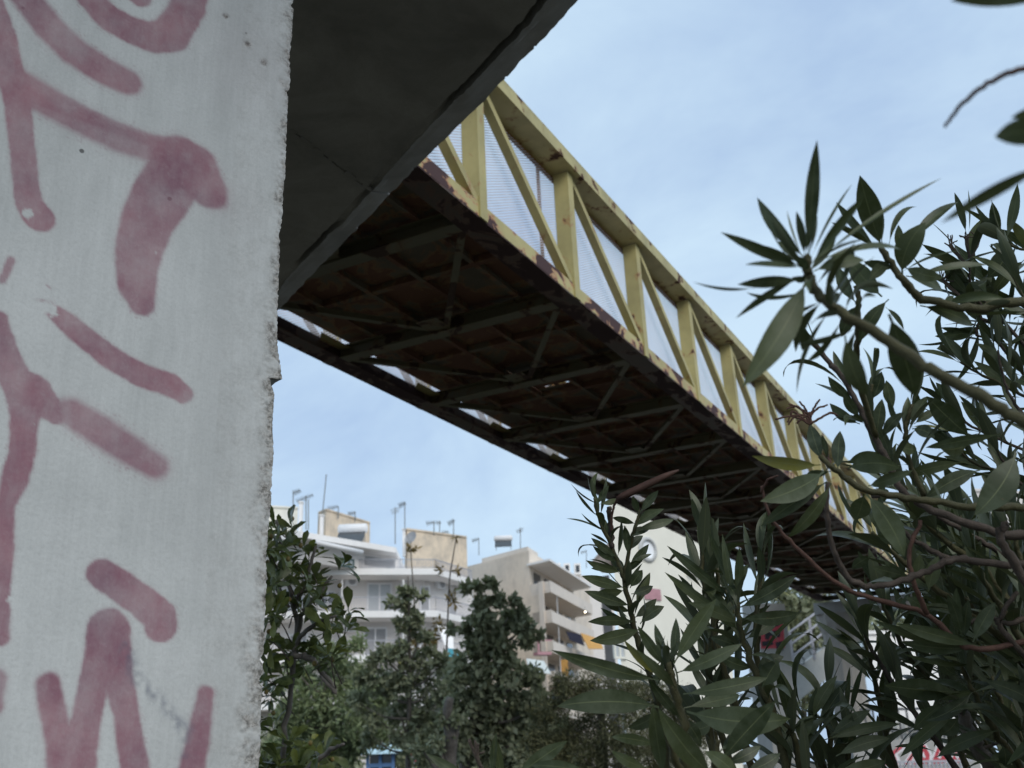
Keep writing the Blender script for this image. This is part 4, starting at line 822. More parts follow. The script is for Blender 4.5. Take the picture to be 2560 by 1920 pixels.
def tree(name, label, trunk, D, r0, r1, blobs, n_per, size, m, bark=None, seed=1, ratio=.45, branches=True, group=None):
    base = P(trunk[-1][0], trunk[-1][1], D); root = empty(name, (base[0], base[1], 0), label, 'tree', group)
    W = [P(x, y, D) for x, y in trunk]+[np.array((base[0], base[1], -.05))]
    mb = MB(); pth = smooth_path(W, 5); mb.tube(pth, [r1+(r0-r1)*i/(len(pth)-1) for i in range(len(pth))], 8)
    mb.build('trunk', bark or M_BARK, root, True)
    if branches:
        for (x, y, r) in blobs:
            if r < 25: continue
            c = P(x, y, D); k = min(range(len(pth)), key=lambda i: np.linalg.norm(pth[i]-c+np.array((0, 0, .35)))); a = pth[k]
            b_ = MB(); b_.tube(smooth_path([a, (a+c)/2+np.array((0, 0, -.08)), c], 3), [r0*.35]*3+[r0*.25]*2+[r0*.12]*2, 5); b_.build('limb', bark or M_BARK, root, True)
    crown('crown', blobs, D, n_per, size, m, root, ratio, seed=seed)
    return root
tree('feathery_tree', 'light green feathery tree behind the pittosporum bush', [(800, 1640), (812, 1760), (815, 1930)], 20, .10, .03,
     [(752, 1690, 55), (800, 1640, 40), (840, 1640, 36), (860, 1700, 66), (780, 1760, 80), (880, 1780, 80), (950, 1730, 50), (940, 1830, 60), (840, 1850, 64), (750, 1850, 60), (890, 1610, 26), (720, 1780, 50), (700, 1900, 60), (790, 1910, 60), (880, 1870, 40)], 900, .13, M_FEATH, seed=3, ratio=.28)
tree('carob_tree', 'slim carob tree with separate leaf tufts before the white balconies', [(1020, 1440), (1022, 1560), (1024, 1720), (1020, 1930)], 16, .055, .012,
     [(1016, 1472, 24), (1048, 1487, 16), (985, 1505, 22), (1012, 1508, 22), (1018, 1552, 32), (1046, 1545, 22), (1050, 1585, 26), (995, 1560, 16), (1000, 1620, 34), (1058, 1650, 40), (960, 1640, 34), (1010, 1690, 46), (1075, 1715, 40), (965, 1720, 44), (1000, 1780, 50), (1060, 1800, 40), (940, 1790, 34), (1010, 1850, 40), (915, 1700, 36), (900, 1760, 40), (1100, 1660, 30), (1110, 1740, 38), (1100, 1820, 44), (930, 1660, 26), (1085, 1880, 44), (930, 1840, 30)], 460, .10, M_CAROB, seed=5, ratio=.55)
tree('carob_tree', 'bushy dark carob tree in front of the blank beige wall', [(1200, 1500), (1205, 1650), (1190, 1780), (1160, 1930)], 14, .09, .02,
     [(1162, 1470, 15), (1214, 1455, 11), (1234, 1460, 12), (1192, 1470, 14), (1200, 1510, 26), (1250, 1500, 20), (1281, 1500, 15), (1215, 1550, 38), (1270, 1545, 34), (1305, 1530, 18), (1310, 1570, 28), (1190, 1610, 40), (1250, 1620, 50), (1320, 1600, 16), (1345, 1588, 11), (1165, 1560, 18), (1210, 1690, 54), (1280, 1680, 44), (1150, 1660, 26), (1300, 1750, 40), (1230, 1770, 60), (1170, 1760, 44), (1290, 1820, 54), (1330, 1700, 34), (1345, 1770, 44), (1140, 1700, 34), (1130, 1790, 40), (1350, 1850, 50), (1210, 1850, 66), (1150, 1850, 44), (1300, 1890, 50), (1130, 1570, 12)], 600, .10, M_CAROB, seed=8, ratio=.6)
tree('cypress_bush', 'olive brown fine-needled bushy tree below the cream gable', [(1500, 1740), (1505, 1840), (1505, 1930)], 10, .08, .03,
     [(1380, 1770, 50), (1430, 1720, 46), (1490, 1730, 60), (1560, 1735, 56), (1620, 1740, 60), (1690, 1760, 60), (1400, 1850, 70), (1480, 1830, 80), (1570, 1840, 80), (1660, 1850, 80), (1340, 1850, 40), (1365, 1910, 60), (1740, 1810, 60), (1480, 1920, 80), (1600, 1920, 80), (1720, 1900, 70), (1350, 1790, 26), (1400, 1700, 20)], 1500, .055, M_OLIVE, seed=9, ratio=.16, branches=False)
tree('grey_leaf_tree', 'pale grey-leaved sapling between the two carob trees', [(1118, 1640), (1115, 1760), (1105, 1930)], 18, .05, .012,
     [(1110, 1690, 30), (1135, 1720, 30), (1090, 1740, 30), (1120, 1780, 36), (1140, 1660, 18)], 300, .16, M_PALE, seed=10, ratio=.2, branches=False)
for st, tufts, lab, sd in [([(1027, 1372), (1031, 1440), (1037, 1520), (1042, 1640), (1046, 1930)], [(1026, 1368, 13), (1036, 1374, 10), (1030, 1598, 18), (1024, 1572, 14), (1036, 1618, 14)], 'bare tall stalk topped by an ochre tuft by the terrace', 21),
                           ([(1142, 1338), (1133, 1390), (1124, 1450), (1119, 1560), (1112, 1760), (1105, 1930)], [(1106, 1424, 13), (1152, 1428, 12), (1138, 1345, 8), (1128, 1486, 16), (1084, 1570, 26), (1092, 1600, 24), (1070, 1612, 18), (1130, 1505, 14)], 'leaning bare stalk with scattered yellowing leaves by the tan block', 22)]:
    tree('ailanthus_sapling', lab, st, 17, .022, .008, tufts, 190, .12, M_OCHRE, seed=sd, ratio=.3, branches=False)
tree('street_tree', 'dark round street tree behind the stair column', [(2010, 1600), (2010, 1760), (2010, 1930)], 42, .2, .08, [(1985, 1520, 60), (2040, 1500, 50), (1960, 1580, 50), (2020, 1580, 60), (1940, 1480, 30), (1975, 1650, 60), (2045, 1650, 60), (2150, 1560, 50), (2160, 1640, 45), (2230, 1560, 45), (1900, 1560, 40), (2000, 1720, 60)], 700, .30, M_CAROB, seed=31)
tree('street_tree', 'far green street tree showing through the right oleanders', [(2450, 1460), (2455, 1700), (2460, 1930)], 60, .25, .1, [(2400, 1390, 50), (2470, 1370, 60), (2340, 1420, 50), (2430, 1450, 60), (2520, 1420, 60), (2290, 1330, 30)], 600, .42, M_FEATH, seed=32)
tree('olive_tree', 'twisted brown trunk of an olive among the dark foliage', [(1125, 1745), (1118, 1790), (1128, 1850), (1122, 1930)], 13, .11, .05, [(1095, 1850, 34), (1150, 1800, 30), (1060, 1880, 40), (1100, 1790, 24)], 260, .09, M_CAROB, seed=33)

hd = empty('hedge', (*P(1000, 1900, 42)[:2], 0), 'dark continuous hedge under the carob trees along the bottom', 'hedge')
crown('foliage', [(x, 1880+rnd.uniform(-14, 22), 60) for x in list(range(640, 905, 38))+list(range(1030, 1420, 38))]+[(x, 1935, 60) for x in list(range(640, 860, 45))+list(range(1010, 1440, 45))]+[(x, 1835+rnd.uniform(-12, 12), 45) for x in list(range(1080, 1400, 44))], 42, 420, .32, M_CAROB, hd, .4, seed=77)
stems = MB()
for k in range(14): q = P(650+k*55, 1900, 42); stems.tube([(q[0], q[1], 0), (q[0]+.1, q[1], .8), (q[0]-.05, q[1], 1.6)], [.06, .05, .03], 6)
stems.build('stems', M_BARK, hd)
# ------------------------------------------------------------------ buildings
M_WHITE = stained('white_render', (.80, .755, .72), (.66, .62, .59), .2, (.5, .9))
M_WHITE2 = stained('white_balcony_fascia', (.93, .90, .875), (.82, .79, .765), .4, (.55, .9))
M_TAN = stained('tan_render', (.78, .65, .50), (.47, .41, .34), .6, (.40, .62))
M_BEIGE = stained('beige_render', (.84, .735, .62), (.58, .51, .44), .5, (.46, .72))
M_BEIGE2 = stained('beige_trim', (.80, .72, .64), (.66, .6, .54), .3)
M_CREAM = stained('cream_render', (.86, .83, .73), (.76, .73, .65), .3, (.5, .9))
M_DKGL = plain('dark_glass', (.05, .055, .06), .15, .2, 2, .6)
M_LTGL = plain('pale_shutter', (.50, .53, .55), .5, .06, 8)
M_FRAME = plain('white_frame', (.80, .79, .79), .5, .05, 5)
M_RAIL = plain('grey_railing', (.42, .42, .46), .5, .1, 5)
M_MAST = plain('antenna_metal', (.28, .29, .29), .5, .2, 9, .5, .4)
M_GREY = plain('grey_plastic', (.36, .36, .37), .6, .1, 6)
M_ORANGE = plain('orange_awning_cloth', (.60, .33, .10), .8, .15, 4)
M_AWN = plain('pale_awning_cloth', (.62, .66, .64), .8, .1, 4)
M_TURQ = plain('turquoise_awning_cloth', (.10, .42, .52), .8, .12, 5)
M_PINK = plain('pink_paint', (.50, .27, .30), .7, .15, 5)
M_BROWN = plain('brown_roof_sheet', (.25, .215, .195), .8, .12, 3)
M_GREENSH = plain('green_frame', (.08, .15, .15), .5, .1, 5)
def xy(p): return np.array([p[0], p[1]])
def outv(a, b):
    """horizontal unit normal of wall a->b on the viewer's side"""
    d = xy(b)-xy(a); n = np.array([d[1], -d[0]]); n /= np.linalg.norm(n)
    return n if np.dot(n, xy(CAM)-xy(a)) > 0 else -n
class Wall:
    """a vertical wall plane through two points; px,py -> points on it"""
    def __init__(s, a, b): s.a = xy(a); s.n = outv(a, b); d = xy(b)-xy(a); s.d = d/np.linalg.norm(d)
    def hit(s, px, py, off=0):
        v = ray(px, py); t = (np.dot(s.a+s.n*off-CAM[:2], s.n))/np.dot(v[:2], s.n); return CAM+v*t
    def rect(s, mb, x0, y0, x1, y1, off0, off1, m=0):
        c = s.hit((x0+x1)/2, (y0+y1)/2); pL = s.hit(x0, (y0+y1)/2); pR = s.hit(x1, (y0+y1)/2); z1 = s.hit((x0+x1)/2, y0)[2]; z0 = s.hit((x0+x1)/2, y1)[2]
        q = [xy(pL)+s.n*off0, xy(pR)+s.n*off0, xy(pR)+s.n*off1, xy(pL)+s.n*off1]; mb.prism(q, z0, z1, m)
def window(parent, wall, x0, y0, x1, y1, glass, frame=M_FRAME, bars=1, name='window', fw=.07):
    f = MB(); p0, p1 = wall.hit(x0, (y0+y1)/2), wall.hit(x1, (y0+y1)/2); z1 = wall.hit((x0+x1)/2, y0)[2]; z0 = wall.hit((x0+x1)/2, y1)[2]
    a, b = xy(p0), xy(p1); d = (b-a)/np.linalg.norm(b-a); n = wall.n
    def pr(u0, u1, zz0, zz1, o0, o1, mb): mb.prism([a+d*u0+n*o0, a+d*u1+n*o0, a+d*u1+n*o1, a+d*u0+n*o1], zz0, zz1)
    W = np.linalg.norm(b-a)
    pr(0, fw, z0, z1, .003, .08, f); pr(W-fw, W, z0, z1, .003, .08, f); pr(fw, W-fw, z1-fw, z1, .003, .078, f); pr(fw, W-fw, z0, z0+fw, .003, .078, f)
    for k in range(bars): u = W*(k+1)/(bars+1); pr(u-fw/2, u+fw/2, z0+fw, z1-fw, .003, .07, f)
    fo = f.build(name, frame, parent); g = MB(); pr(fw, W-fw, z0+fw, z1-fw, .004, .03, g)
    go = g.build('pane', glass, fo, off=parent['_o']) if False else None
    g2 = g.mesh('pane', glass, parent['_o']); go = bpy.data.objects.new('pane', g2); COL.objects.link(go); go.parent = fo
    return fo
def railing(mb, a, b, z, h=.95, sp=.15, t=.03):
    a, b = np.array(a), np.array(b); L = np.linalg.norm(b-a); n = max(2, int(L/sp))
    mb.bar((*a, z+h), (*b, z+h), .05, .05); mb.bar((*a, z+.10), (*b, z+.10), .03, .03)
    for i in range(n+1): p = a+(b-a)*i/n; mb.bar((*p, z), (*p, z+h), t, t, (1, 0, 0))

# white apartment block with long balconies
A0, A1, A2 = P(520, 1434, 63.5), P(1092, 1437, 66.3), P(1180, 1463, 70.5)
apt = empty('apartment_building', (*xy(A0*.5+A1*.5), 0), 'white apartment block with long wraparound balconies', 'building')
vdir = np.array([A1[0]*.3, A1[1]]); vdir /= np.linalg.norm(vdir)
W0, W1, W2 = xy(A0)+vdir*2.1, xy(A1)+vdir*2.1+(xy(A0)-xy(A1))/np.linalg.norm(xy(A0)-xy(A1))*1.0, xy(A2)+vdir*1.6-(xy(A2)-xy(A1))/np.linalg.norm(xy(A2)-xy(A1))*.1
zf1a, zf1b = P(960, 1436.5, 65.6)[2], P(960, 1419.5, 65.6)[2]; st_h = zf1a-P(960, 1549, 65.6)[2]
backs = [W2+vdir*9, W0+vdir*12]
wallF = Wall((*W0, 0), (*W1, 0)); wallS = Wall((*W1, 0), (*W2, 0))
mb = MB(); mb.prism([W0, W1, W2]+backs, 0, zf1a-.002); mb.build('wall', M_WHITE, apt)
for k in range(4):
    za, zb = zf1a-st_h*k, zf1b-st_h*k
    mb = MB(); mb.prism([xy(A0), xy(A1), xy(A2), W2+vdir*.5, W1+vdir*.5, W0+vdir*.5], za, zb) if k == 0 else mb.prism([xy(A0), xy(A1), xy(A2), W2+wallS.n*.003, W1+(wallF.n+wallS.n)*.003, W0+wallF.n*.003], za, zb)
    bo = mb.build('balcony', M_WHITE2, apt)
    ra = MB(); ins = vdir*.12; railing(ra, xy(A0)+ins, xy(A1)+ins-wallF.d*.1, zb, .88 if k else .6); railing(ra, xy(A1)+ins-wallF.d*.1, xy(A2)+ins, zb, .88 if k else .6)
    r2 = ra.mesh('railing', M_RAIL, apt['_o']); ro = bpy.data.objects.new('railing', r2); COL.objects.link(ro); ro.parent = bo
window(apt, wallF, 917, 1457, 980, 1532, M_LTGL, M_FRAME, 1, 'balcony_door', .12)
window(apt, wallF, 908, 1568, 968, 1645, M_GREY, M_FRAME, 1, 'balcony_door', .12)
window(apt, wallF, 700, 1470, 760, 1532, M_LTGL, M_FRAME, 1, 'balcony_door', .12)
window(apt, wallF, 720, 1585, 770, 1645, M_GREY, M_FRAME, 1, 'balcony_door', .12)
window(apt, wallS, 1120, 1480, 1140, 1540, M_GREY, M_FRAME, 0, 'balcony_door', .1)
window(apt, wallF, 1050, 1465, 1075, 1530, M_GREY, M_FRAME, 0, 'balcony_door', .1)
window(apt, wallF, 1030, 1580, 1072, 1645, M_GREY, M_FRAME, 1, 'balcony_door', .1)
window(apt, wallF, 800, 1478, 838, 1512, M_DKGL, M_FRAME, 1, 'window', .1)
for px_ in (850, 1000):
    for k in (0, 1):
        dv = MB(); wallF.rect(dv, px_, 1462+k*112, px_+3, 1532+k*112, .01, 1.9); dv.build('balcony_divider', M_WHITE2, apt)
# penthouse under its own roof
R0, R1, R2 = P(752, 1343, 61.5), P(905, 1372, 65.5), P(990, 1386, 66.8)
zr0, zr1 = R0[2], P(752, 1327, 61.5)[2]
H0 = [xy(R0)+vdir*1.6, xy(R1)+vdir*1.2, xy(R2)+vdir*1.6]
mb = MB(); mb.prism([H0[0]+np.array([-6, 1.0]), H0[0], H0[2], H0[2]+vdir*8, H0[0]+vdir*10+np.array([-6, 0])], zf1b-.05, zr0-.003); mb.build('penthouse_wall', M_WHITE, apt)
mb = MB(); mb.prism([xy(R0)+np.array([-7, 2.2]), xy(R0), xy(R2), xy(R2)+vdir*9, xy(R0)+vdir*11+np.array([-7, 0])], zr0, zr1); mb.build('roof_slab', M_WHITE2, apt)
wallP = Wall((*H0[0], 0), (*H0[2], 0))
window(apt, wallP, 845, 1396, 884, 1418, M_LTGL, M_GREENSH, 2, 'window', .09)
sl = MB()
for k in range(6): wallP.rect(sl, 912, 1396+k*3.9, 986, 1397.8+k*3.9, .003, .06)
sl.build('louvre', M_GREY, apt)
aw = MB(); aw.tube([wallP.hit(790, 1356, 1.5), wallP.hit(905, 1381, 1.5)], .16, 8); aw.build('rolled_awning', M_FRAME, apt, True)
def ac_unit(pos, n, label, parent_off=None):
    d = np.array([n[1], -n[0]]); r = empty('air_conditioner', pos, label, 'air conditioner', 'outdoor units on the facades')
    p = xy(pos); b = MB(); b.prism([p+d*.4, p-d*.4, p-d*.4+n*.3, p+d*.4+n*.3], pos[2], pos[2]+.6); b.build('case', M_FRAME, r)
    g = MB(); c = np.array((*(p+n*.302-d*.08), pos[2]+.3)); ring = [c+np.array((*(d*math.cos(a)*.23), math.sin(a)*.23)) for a in np.linspace(0, 6.283, 15)[:-1]]
    g.add([tuple(q) for q in ring]+[tuple(q+np.array((*(n*.012), 0))) for q in ring], [tuple(range(14, 28))]+[(i, (i+1) % 14, 14+(i+1) % 14, 14+i) for i in range(14)]); g.build('fan_grille', M_GREY, r)
for px, py, w_, lab in [(877, 1466, wallF, 'white outdoor cooling unit under the upper balcony left of its door'), (872, 1581, wallF, 'white outdoor cooling unit under the lower balcony left of its door'), (1096, 1473, wallS, 'dark shaded outdoor cooling unit on the balcony corner')]:
    q = w_.hit(px, py, .01); ac_unit(tuple(q), w_.n, lab)
# blue-green awning lower right of the block
q0 = wallS.hit(1118, 1628, 1.2); tq = MB(); wl = Wall(P(1118, 1640, 60), P(1140, 1640, 60.5)); wl.rect(tq, 1120, 1622, 1146, 1674, 0, .03); t_o = tq.build('balcony_screen', M_TURQ, off=tuple(P(1130, 1674, 60))); tag(t_o, 'turquoise cloth screen hanging on a low balcony between trees', 'awning')
wl2 = Wall(P(1090, 1570, 60), P(1115, 1600, 60)); tw = MB(); a_, b_2, c_, d_ = P(1092, 1562, 63), P(1132, 1575, 63), P(1135, 1630, 61.5), P(1112, 1612, 61.5); tw.hexa([a_, b_2, c_, d_]+[p+np.array((0, .03, .03)) for p in (a_, b_2, c_, d_)]); tag(tw.build('awning', M_WHITE2, off=tuple(c_)), 'white slanted awning below the lower wraparound balcony', 'awning')

# blocks behind
def block(name, label, pts, zlow, m, depth, cap=None):
    """pts: visible top edge as (px,py,D) left to right"""
    W = [P(*p) for p in pts]; z = max(w[2] for w in W); v = np.array([W[0][0], W[0][1]]); v /= np.linalg.norm(v)
    r = empty(name, (*xy(sum(W)/len(W)), 0), label, 'building'); mb = MB(); mb.prism([xy(w) for w in W]+[xy(W[-1])+v*depth, xy(W[0])+v*depth], zlow, z); mb.build('wall', m, r)
    c = MB(); g = .12; e = [xy(w)-v*g for w in W]+[xy(W[-1])+v*(depth+g), xy(W[0])+v*(depth+g)]; c.prism(e, z+.002, z+.14); c.build('roof_edge', cap or m, r)
    return r, W, z, v
bk1, _, z_, _ = block('apartment_building', 'cream rooftop block nearest the pier above the white roof', [(560, 1262, 78), (745, 1278, 80)], 0, M_CREAM, 12)
bk2, _, z2_, _ = block('apartment_building', 'narrow tan rooftop block behind the solar heater', [(795, 1291, 84), (815, 1285, 83), (925, 1309, 88)], 0, M_TAN, 9)
bk3, w3, z3_, _ = block('apartment_building', 'tan blank-walled block with satellite dish right of the white roof', [(1012, 1331, 82), (1018, 1325, 81.5), (1167, 1353, 85)], 0, M_TAN, 12)
def chimney(px0, py0, px1, py1, D, label, m=M_WHITE2):
    a, b = P((px0+px1)/2, py1, D), P((px0+px1)/2, py0, D); w = (px1-px0)/F_PX*D; r = empty('chimney', tuple(a), label, 'chimney'); c = MB(); c.box((a[0]-w/2, a[1]-.2, a[2]-.6), (a[0]+w/2, a[1]+.2, b[2])); c.build('flue', m, r)
    k = MB(); k.box((a[0]-w*.7, a[1]-.28, b[2]+.002), (a[0]+w*.7, a[1]+.28, b[2]+.1)); k.build('cap', m, r)
chimney(747, 1252, 755, 1326, 78, 'slim bright white chimney right of the cream rooftop block')
chimney(1007, 1322, 1014, 1372, 81, 'cream chimney beside the satellite dish')
chimney(800, 1288, 808, 1326, 80, 'pale chimney at the left end of the narrow tan block')
def dish(px, py, D, r, label):
    c = P(px, py, D); o = empty('satellite_dish', tuple(c-np.array((0, 0, r+.3))), label, 'satellite dish'); n = np.array((-.5, -.8, .35)); n /= np.linalg.norm(n); u = np.cross(n, (0, 0, 1)); u /= np.linalg.norm(u); v = np.cross(n, u)
    b = MB(); rings = []; V = [tuple(c-n*r*.25)]; F_ = []
    for i in range(1, 5):
        q = i/4
        for k in range(16): a = k*math.pi/8; V.append(tuple(c+(u*math.cos(a)+v*math.sin(a))*r*q-n*r*.25*(1-q*q)))
    for k in range(16): F_.append((0, 1+k, 1+(k+1) % 16))
    for i in range(3):
        for k in range(16): F_.append((1+i*16+k, 1+(i+1)*16+k, 1+(i+1)*16+(k+1) % 16, 1+i*16+(k+1) % 16))
    b.add(V, F_); b.build('reflector', M_GREY, o, True); s = MB(); s.bar(c-n*r*.25, c-np.array((0, 0, r+.3)), .06, .06, (1, 0, 0)); s.build('mast', M_MAST, o); h = MB(); h.bar(c-n*r*.2+v*r*.9, c+n*r*.8, .03, .03); h.build('feed_arm', M_MAST, o)
dish(1026, 1344, 80, .55, 'round grey satellite dish on the tan block')
def antenna(px, py0, py1, D, label, boom=None, lean=0, els=7):
    a, b = P(px, py1, D), P(px+lean, py0, D); o = empty('rooftop_antenna', tuple(a), label, 'antenna', 'television antennas on the roofs')
    m = MB(); m.bar(a, b, .07, .07, (1, 0, 0)); m.build('mast', M_MAST, o)
    if boom:
        for (bx, by, ex, ey) in boom:
            p, q = P(bx, by, D), P(ex, ey, D); m = MB(); m.bar(p, q, .05, .05)
            m.build('boom', M_MAST, o); e = MB(); d = (q-p)/np.linalg.norm(q-p); s = np.cross(d, (0, 0, 1)); s /= np.linalg.norm(s); s = s*.9+np.array((0, 0, .25))
            for k in range(els): c = p+(q-p)*(k+.5)/els; h = .42*(1-.35*k/els); e.bar(c-s*h, c+s*h, .03, .03)
            e.build('element', M_MAST, o)
antenna(733, 1230, 1275, 79, 'small antenna with a short boom on the cream rooftop block', [(733, 1233, 752, 1226)])
antenna(765, 1240, 1325, 80, 'antenna with a long slanted boom beside the white chimney', [(741, 1254, 783, 1237)], els=10)
antenna(771, 1249, 1325, 82, 'plain post without boom beside the white chimney')
antenna(806, 1186, 1286, 82, 'tallest bare antenna mast, leaning right, over the narrow tan block', None, 10)
antenna(846, 1266, 1296, 84, 'antenna with thin boom on the narrow tan block', [(820, 1272, 846, 1266)])
antenna(888, 1279, 1304, 86, 'low antenna on the right part of the narrow tan block', [(870, 1285, 888, 1282)])
antenna(988, 1268, 1360, 80, 'bare upright mast left of the satellite dish', [(988, 1270, 988.5, 1284)], els=4)
antenna(1012, 1255, 1323, 81, 'tall antenna with drooping boom above the satellite dish', [(997, 1265, 1014, 1257)])
antenna(1085, 1307, 1338, 83, 'antenna with wide flat boom on the tan block', [(1065, 1309, 1088, 1305)])
antenna(1099, 1304, 1336, 83.5, 'plain antenna right of the wide flat boom', [(1090, 1307, 1102, 1306)], els=4)
antenna(1121, 1331, 1342, 84, 'lowest little antenna on the tan block edge', [(1105, 1332, 1121, 1329)], els=5)
antenna(1134, 1300, 1342, 84, 'antenna with steep boom at the right of the tan block', [(1120, 1311, 1136, 1300)])
antenna(1197, 1345, 1388, 96, 'thin antenna above the left of the blank beige wall', [(1180, 1353, 1197, 1347)])
antenna(1301, 1318, 1372, 95, 'bare mast above the right corner of the beige building', [(1299, 1322, 1300, 1332)], els=4)
antenna(1466, 1376, 1420, 110, 'faint far antenna left of the cream gable', [(1452, 1382, 1466, 1378)])
def heater(px, py, D, s, label):
    c = P(px, py, D); o = empty('solar_water_heater', tuple(c-np.array((0, 0, s))), label, 'water heater', 'solar heaters on the roofs')
    t = MB(); t.tube([c+np.array((-s, 0, 0)), c+np.array((-s*.9, 0, 0)), c+np.array((s*.9, 0, 0)), c+np.array((s, 0, 0))], [s*.2, s*.34, s*.34, s*.2], 12); t.build('tank', M_FRAME, o, True)
    p = MB(); p.hexa([c+np.array(q)*s for q in ((-.9, -.3, -.35), (.9, -.3, -.35), (.9, -1.3, -1.2), (-.9, -1.3, -1.2), (-.9, -.3, -.28), (.9, -.3, -.28), (.9, -1.3, -1.13), (-.9, -1.3, -1.13))]); p.build('collector', M_DKGL, o)
    for x in (-.8, .8): l = MB(); l.bar(c+np.array((x, .1, -.2))*s, c+np.array((x, .1, -1.25))*s, .06, .06, (1, 0, 0)); l.build('leg', M_MAST, o)
heater(882, 1322, 70, 1.0, 'white solar heater tank on the white roof')
heater(1258, 1346, 95, .85, 'solar heater tank on a stand over the blank beige wall')

# beige building with recessed balconies
Bq = [P(1168, 1391, 100), P(1322, 1376, 94.5), P(1390, 1452, 91)]
C1 = P(1322, 1376, 94.5); C0 = P(1168, 1391, 101); C2 = P(1392, 1455, 92.6); C3 = P(1500, 1515, 108)
bei = empty('apartment_building', (*xy(C1), 0), 'beige building with a blank stained side wall and stacked balconies', 'building')
zt = C1[2]; dirw = (xy(C1)-xy(C0)); dirw /= np.linalg.norm(dirw); F0 = xy(C0)+dirw*0
zc2 = C2[2]
F1 = xy(C1); F2 = F1+dirw*2.6; fdir = xy(C3)-xy(C2); fdir /= np.linalg.norm(fdir)
mb = MB(); mb.prism([xy(C0), F1, F1+fdir*24, xy(C0)+fdir*24], 0, zt); mb.build('wall', M_BEIGE, bei)
mb = MB(); mb.prism([F1-dirw*7-fdir*-.6, F1-dirw*.4-fdir*-.6, F1-dirw*.4+fdir*4, F1-dirw*7+fdir*4], zt+.002, zt+.55); mb.build('roof_parapet', M_BEIGE2, bei)
wallB = Wall((*F1, 0), (*(F1+fdir*10), 0))
st_b = 2.95
BO_ = 2.6       # balcony depth along dirw
tops = [P(1400, 1484, 92.3)[2], P(1404, 1562, 92.3)[2]]; st_b = tops[0]-tops[1]
for k in range(5):
    z0 = tops[0]-st_b*k
    s_ = MB(); s_.prism([F1+dirw*.003+fdir*.02, F1+dirw*BO_+fdir*.02, F1+dirw*BO_+fdir*16, F1+dirw*.003+fdir*16], z0, z0+.2); bo = s_.build('balcony', M_BEIGE2, bei)
    p_ = MB(); p_.prism([F1+dirw*.01, F1+dirw*BO_, F1+dirw*BO_+fdir*.15, F1+dirw*.01+fdir*.15], z0+.203, z0+(1.1 if k else 1.0)); p_.prism([F1+dirw*(BO_-.12)+fdir*.152, F1+dirw*BO_+fdir*.152, F1+dirw*BO_+fdir*16, F1+dirw*(BO_-.12)+fdir*16], z0+.203, z0+1.0)
    pm_ = p_.mesh('parapet', M_BEIGE2 if k < 4 else M_BEIGE, bei['_o']); po = bpy.data.objects.new('parapet', pm_); COL.objects.link(po); po.parent = bo
    for j in range(4):
        u = 1.2+j*3.6; w_ = MB(); w_.prism([F1+dirw*.003+fdir*u, F1+dirw*.05+fdir*u, F1+dirw*.05+fdir*(u+2.2), F1+dirw*.003+fdir*(u+2.2)], z0+.25, z0+2.35); w_.build('window', M_DKGL, bei)
pil = MB(); pil.prism([F1+dirw*1.15-fdir*.30, F1+dirw*1.75-fdir*.30, F1+dirw*1.75-fdir*.003, F1+dirw*1.15-fdir*.003], 0, tops[0]+1.05); pil.build('pilaster', M_BEIGE2, bei)
pil = MB(); pil.prism([F1+dirw*.003, F1+dirw*1.145, F1+dirw*1.145+fdir*.3, F1+dirw*.003+fdir*.3], 0, tops[0]-.003); pil.build('side_wall', M_BEIGE, bei)
rf = MB(); rf.prism([F1-dirw*.3+fdir*-.2, F1+dirw*(BO_+.1)+fdir*-.05, F1+dirw*(BO_+.1)+fdir*16, F1-dirw*.3+fdir*16], tops[0]+2.75, tops[0]+2.95); rf.build('roof_slab', M_WHITE2, bei)
for k in range(1, 4):
    p_ = MB(); pp_ = F1+dirw*(BO_-.3)+fdir*2.6; p_.prism([pp_, pp_+dirw*.12, pp_+dirw*.12+fdir*.12, pp_+fdir*.12], tops[0]-st_b*k+1.0, tops[0]-st_b*(k-1)-.003); p_.build('balcony_post', M_FRAME, bei)
# orange awnings and a bright lamp
def cloth(label, pts, m, thick=.04, name='awning', cat='awning', group=None):
    W = [P(*p) for p in pts]; c = sum(W)/4; n = np.cross(W[1]-W[0], W[3]-W[0]); n /= np.linalg.norm(n); b = MB(); b.hexa(W+[w+n*thick for w in W]); return tag(b.build(name, m, off=tuple(c)), label, cat, group)
cloth('orange awning slanting out of the middle beige balcony', [(1452, 1582, 97), (1500, 1598, 99), (1508, 1622, 96), (1472, 1622, 94)], M_ORANGE)
cloth('orange curtain hanging in the lowest visible beige balcony', [(1400, 1650, 92.4), (1420, 1648, 92.7), (1422, 1705, 92.7), (1402, 1705, 92.4)], M_ORANGE)
cloth('pale green awning in front of the blank beige wall', [(1316, 1646, 86), (1360, 1652, 87), (1378, 1685, 84), (1322, 1676, 83)], M_AWN)
cloth('dark laundry row under the middle beige balcony', [(1415, 1578, 93), (1450, 1585, 95), (1462, 1615, 95), (1425, 1600, 93)], plain('dark_cloth', (.03, .03, .05), .9, .3, 8), name='laundry', cat='laundry')
pk = MB(); wl3 = Wall(P(1330, 1600, 84), P(1370, 1600, 84.5)); wl3.rect(pk, 1333, 1633, 1367, 1640, 0, 1.0); wl3.rect(pk, 1333, 1603, 1337, 1632, .9, 1.0); wl3.rect(pk, 1337.5, 1603, 1367, 1606, .9, 1.0)
tag(pk.build('pink_balcony', M_PINK, off=tuple(P(1350, 1640, 84))), 'pink painted balcony frame in front of the blank beige wall', 'balcony')
lp = empty('balcony_lamp', tuple(P(1463, 1530, 99)), 'small bright lamp glowing on the beige balcony', 'lamp')
M_LAMP, t_, b_ = mat('lamp_glow', .5); b_.inputs['Emission Color'].default_value = (1, .88, .62, 1); b_.inputs['Emission Strength'].default_value = 6
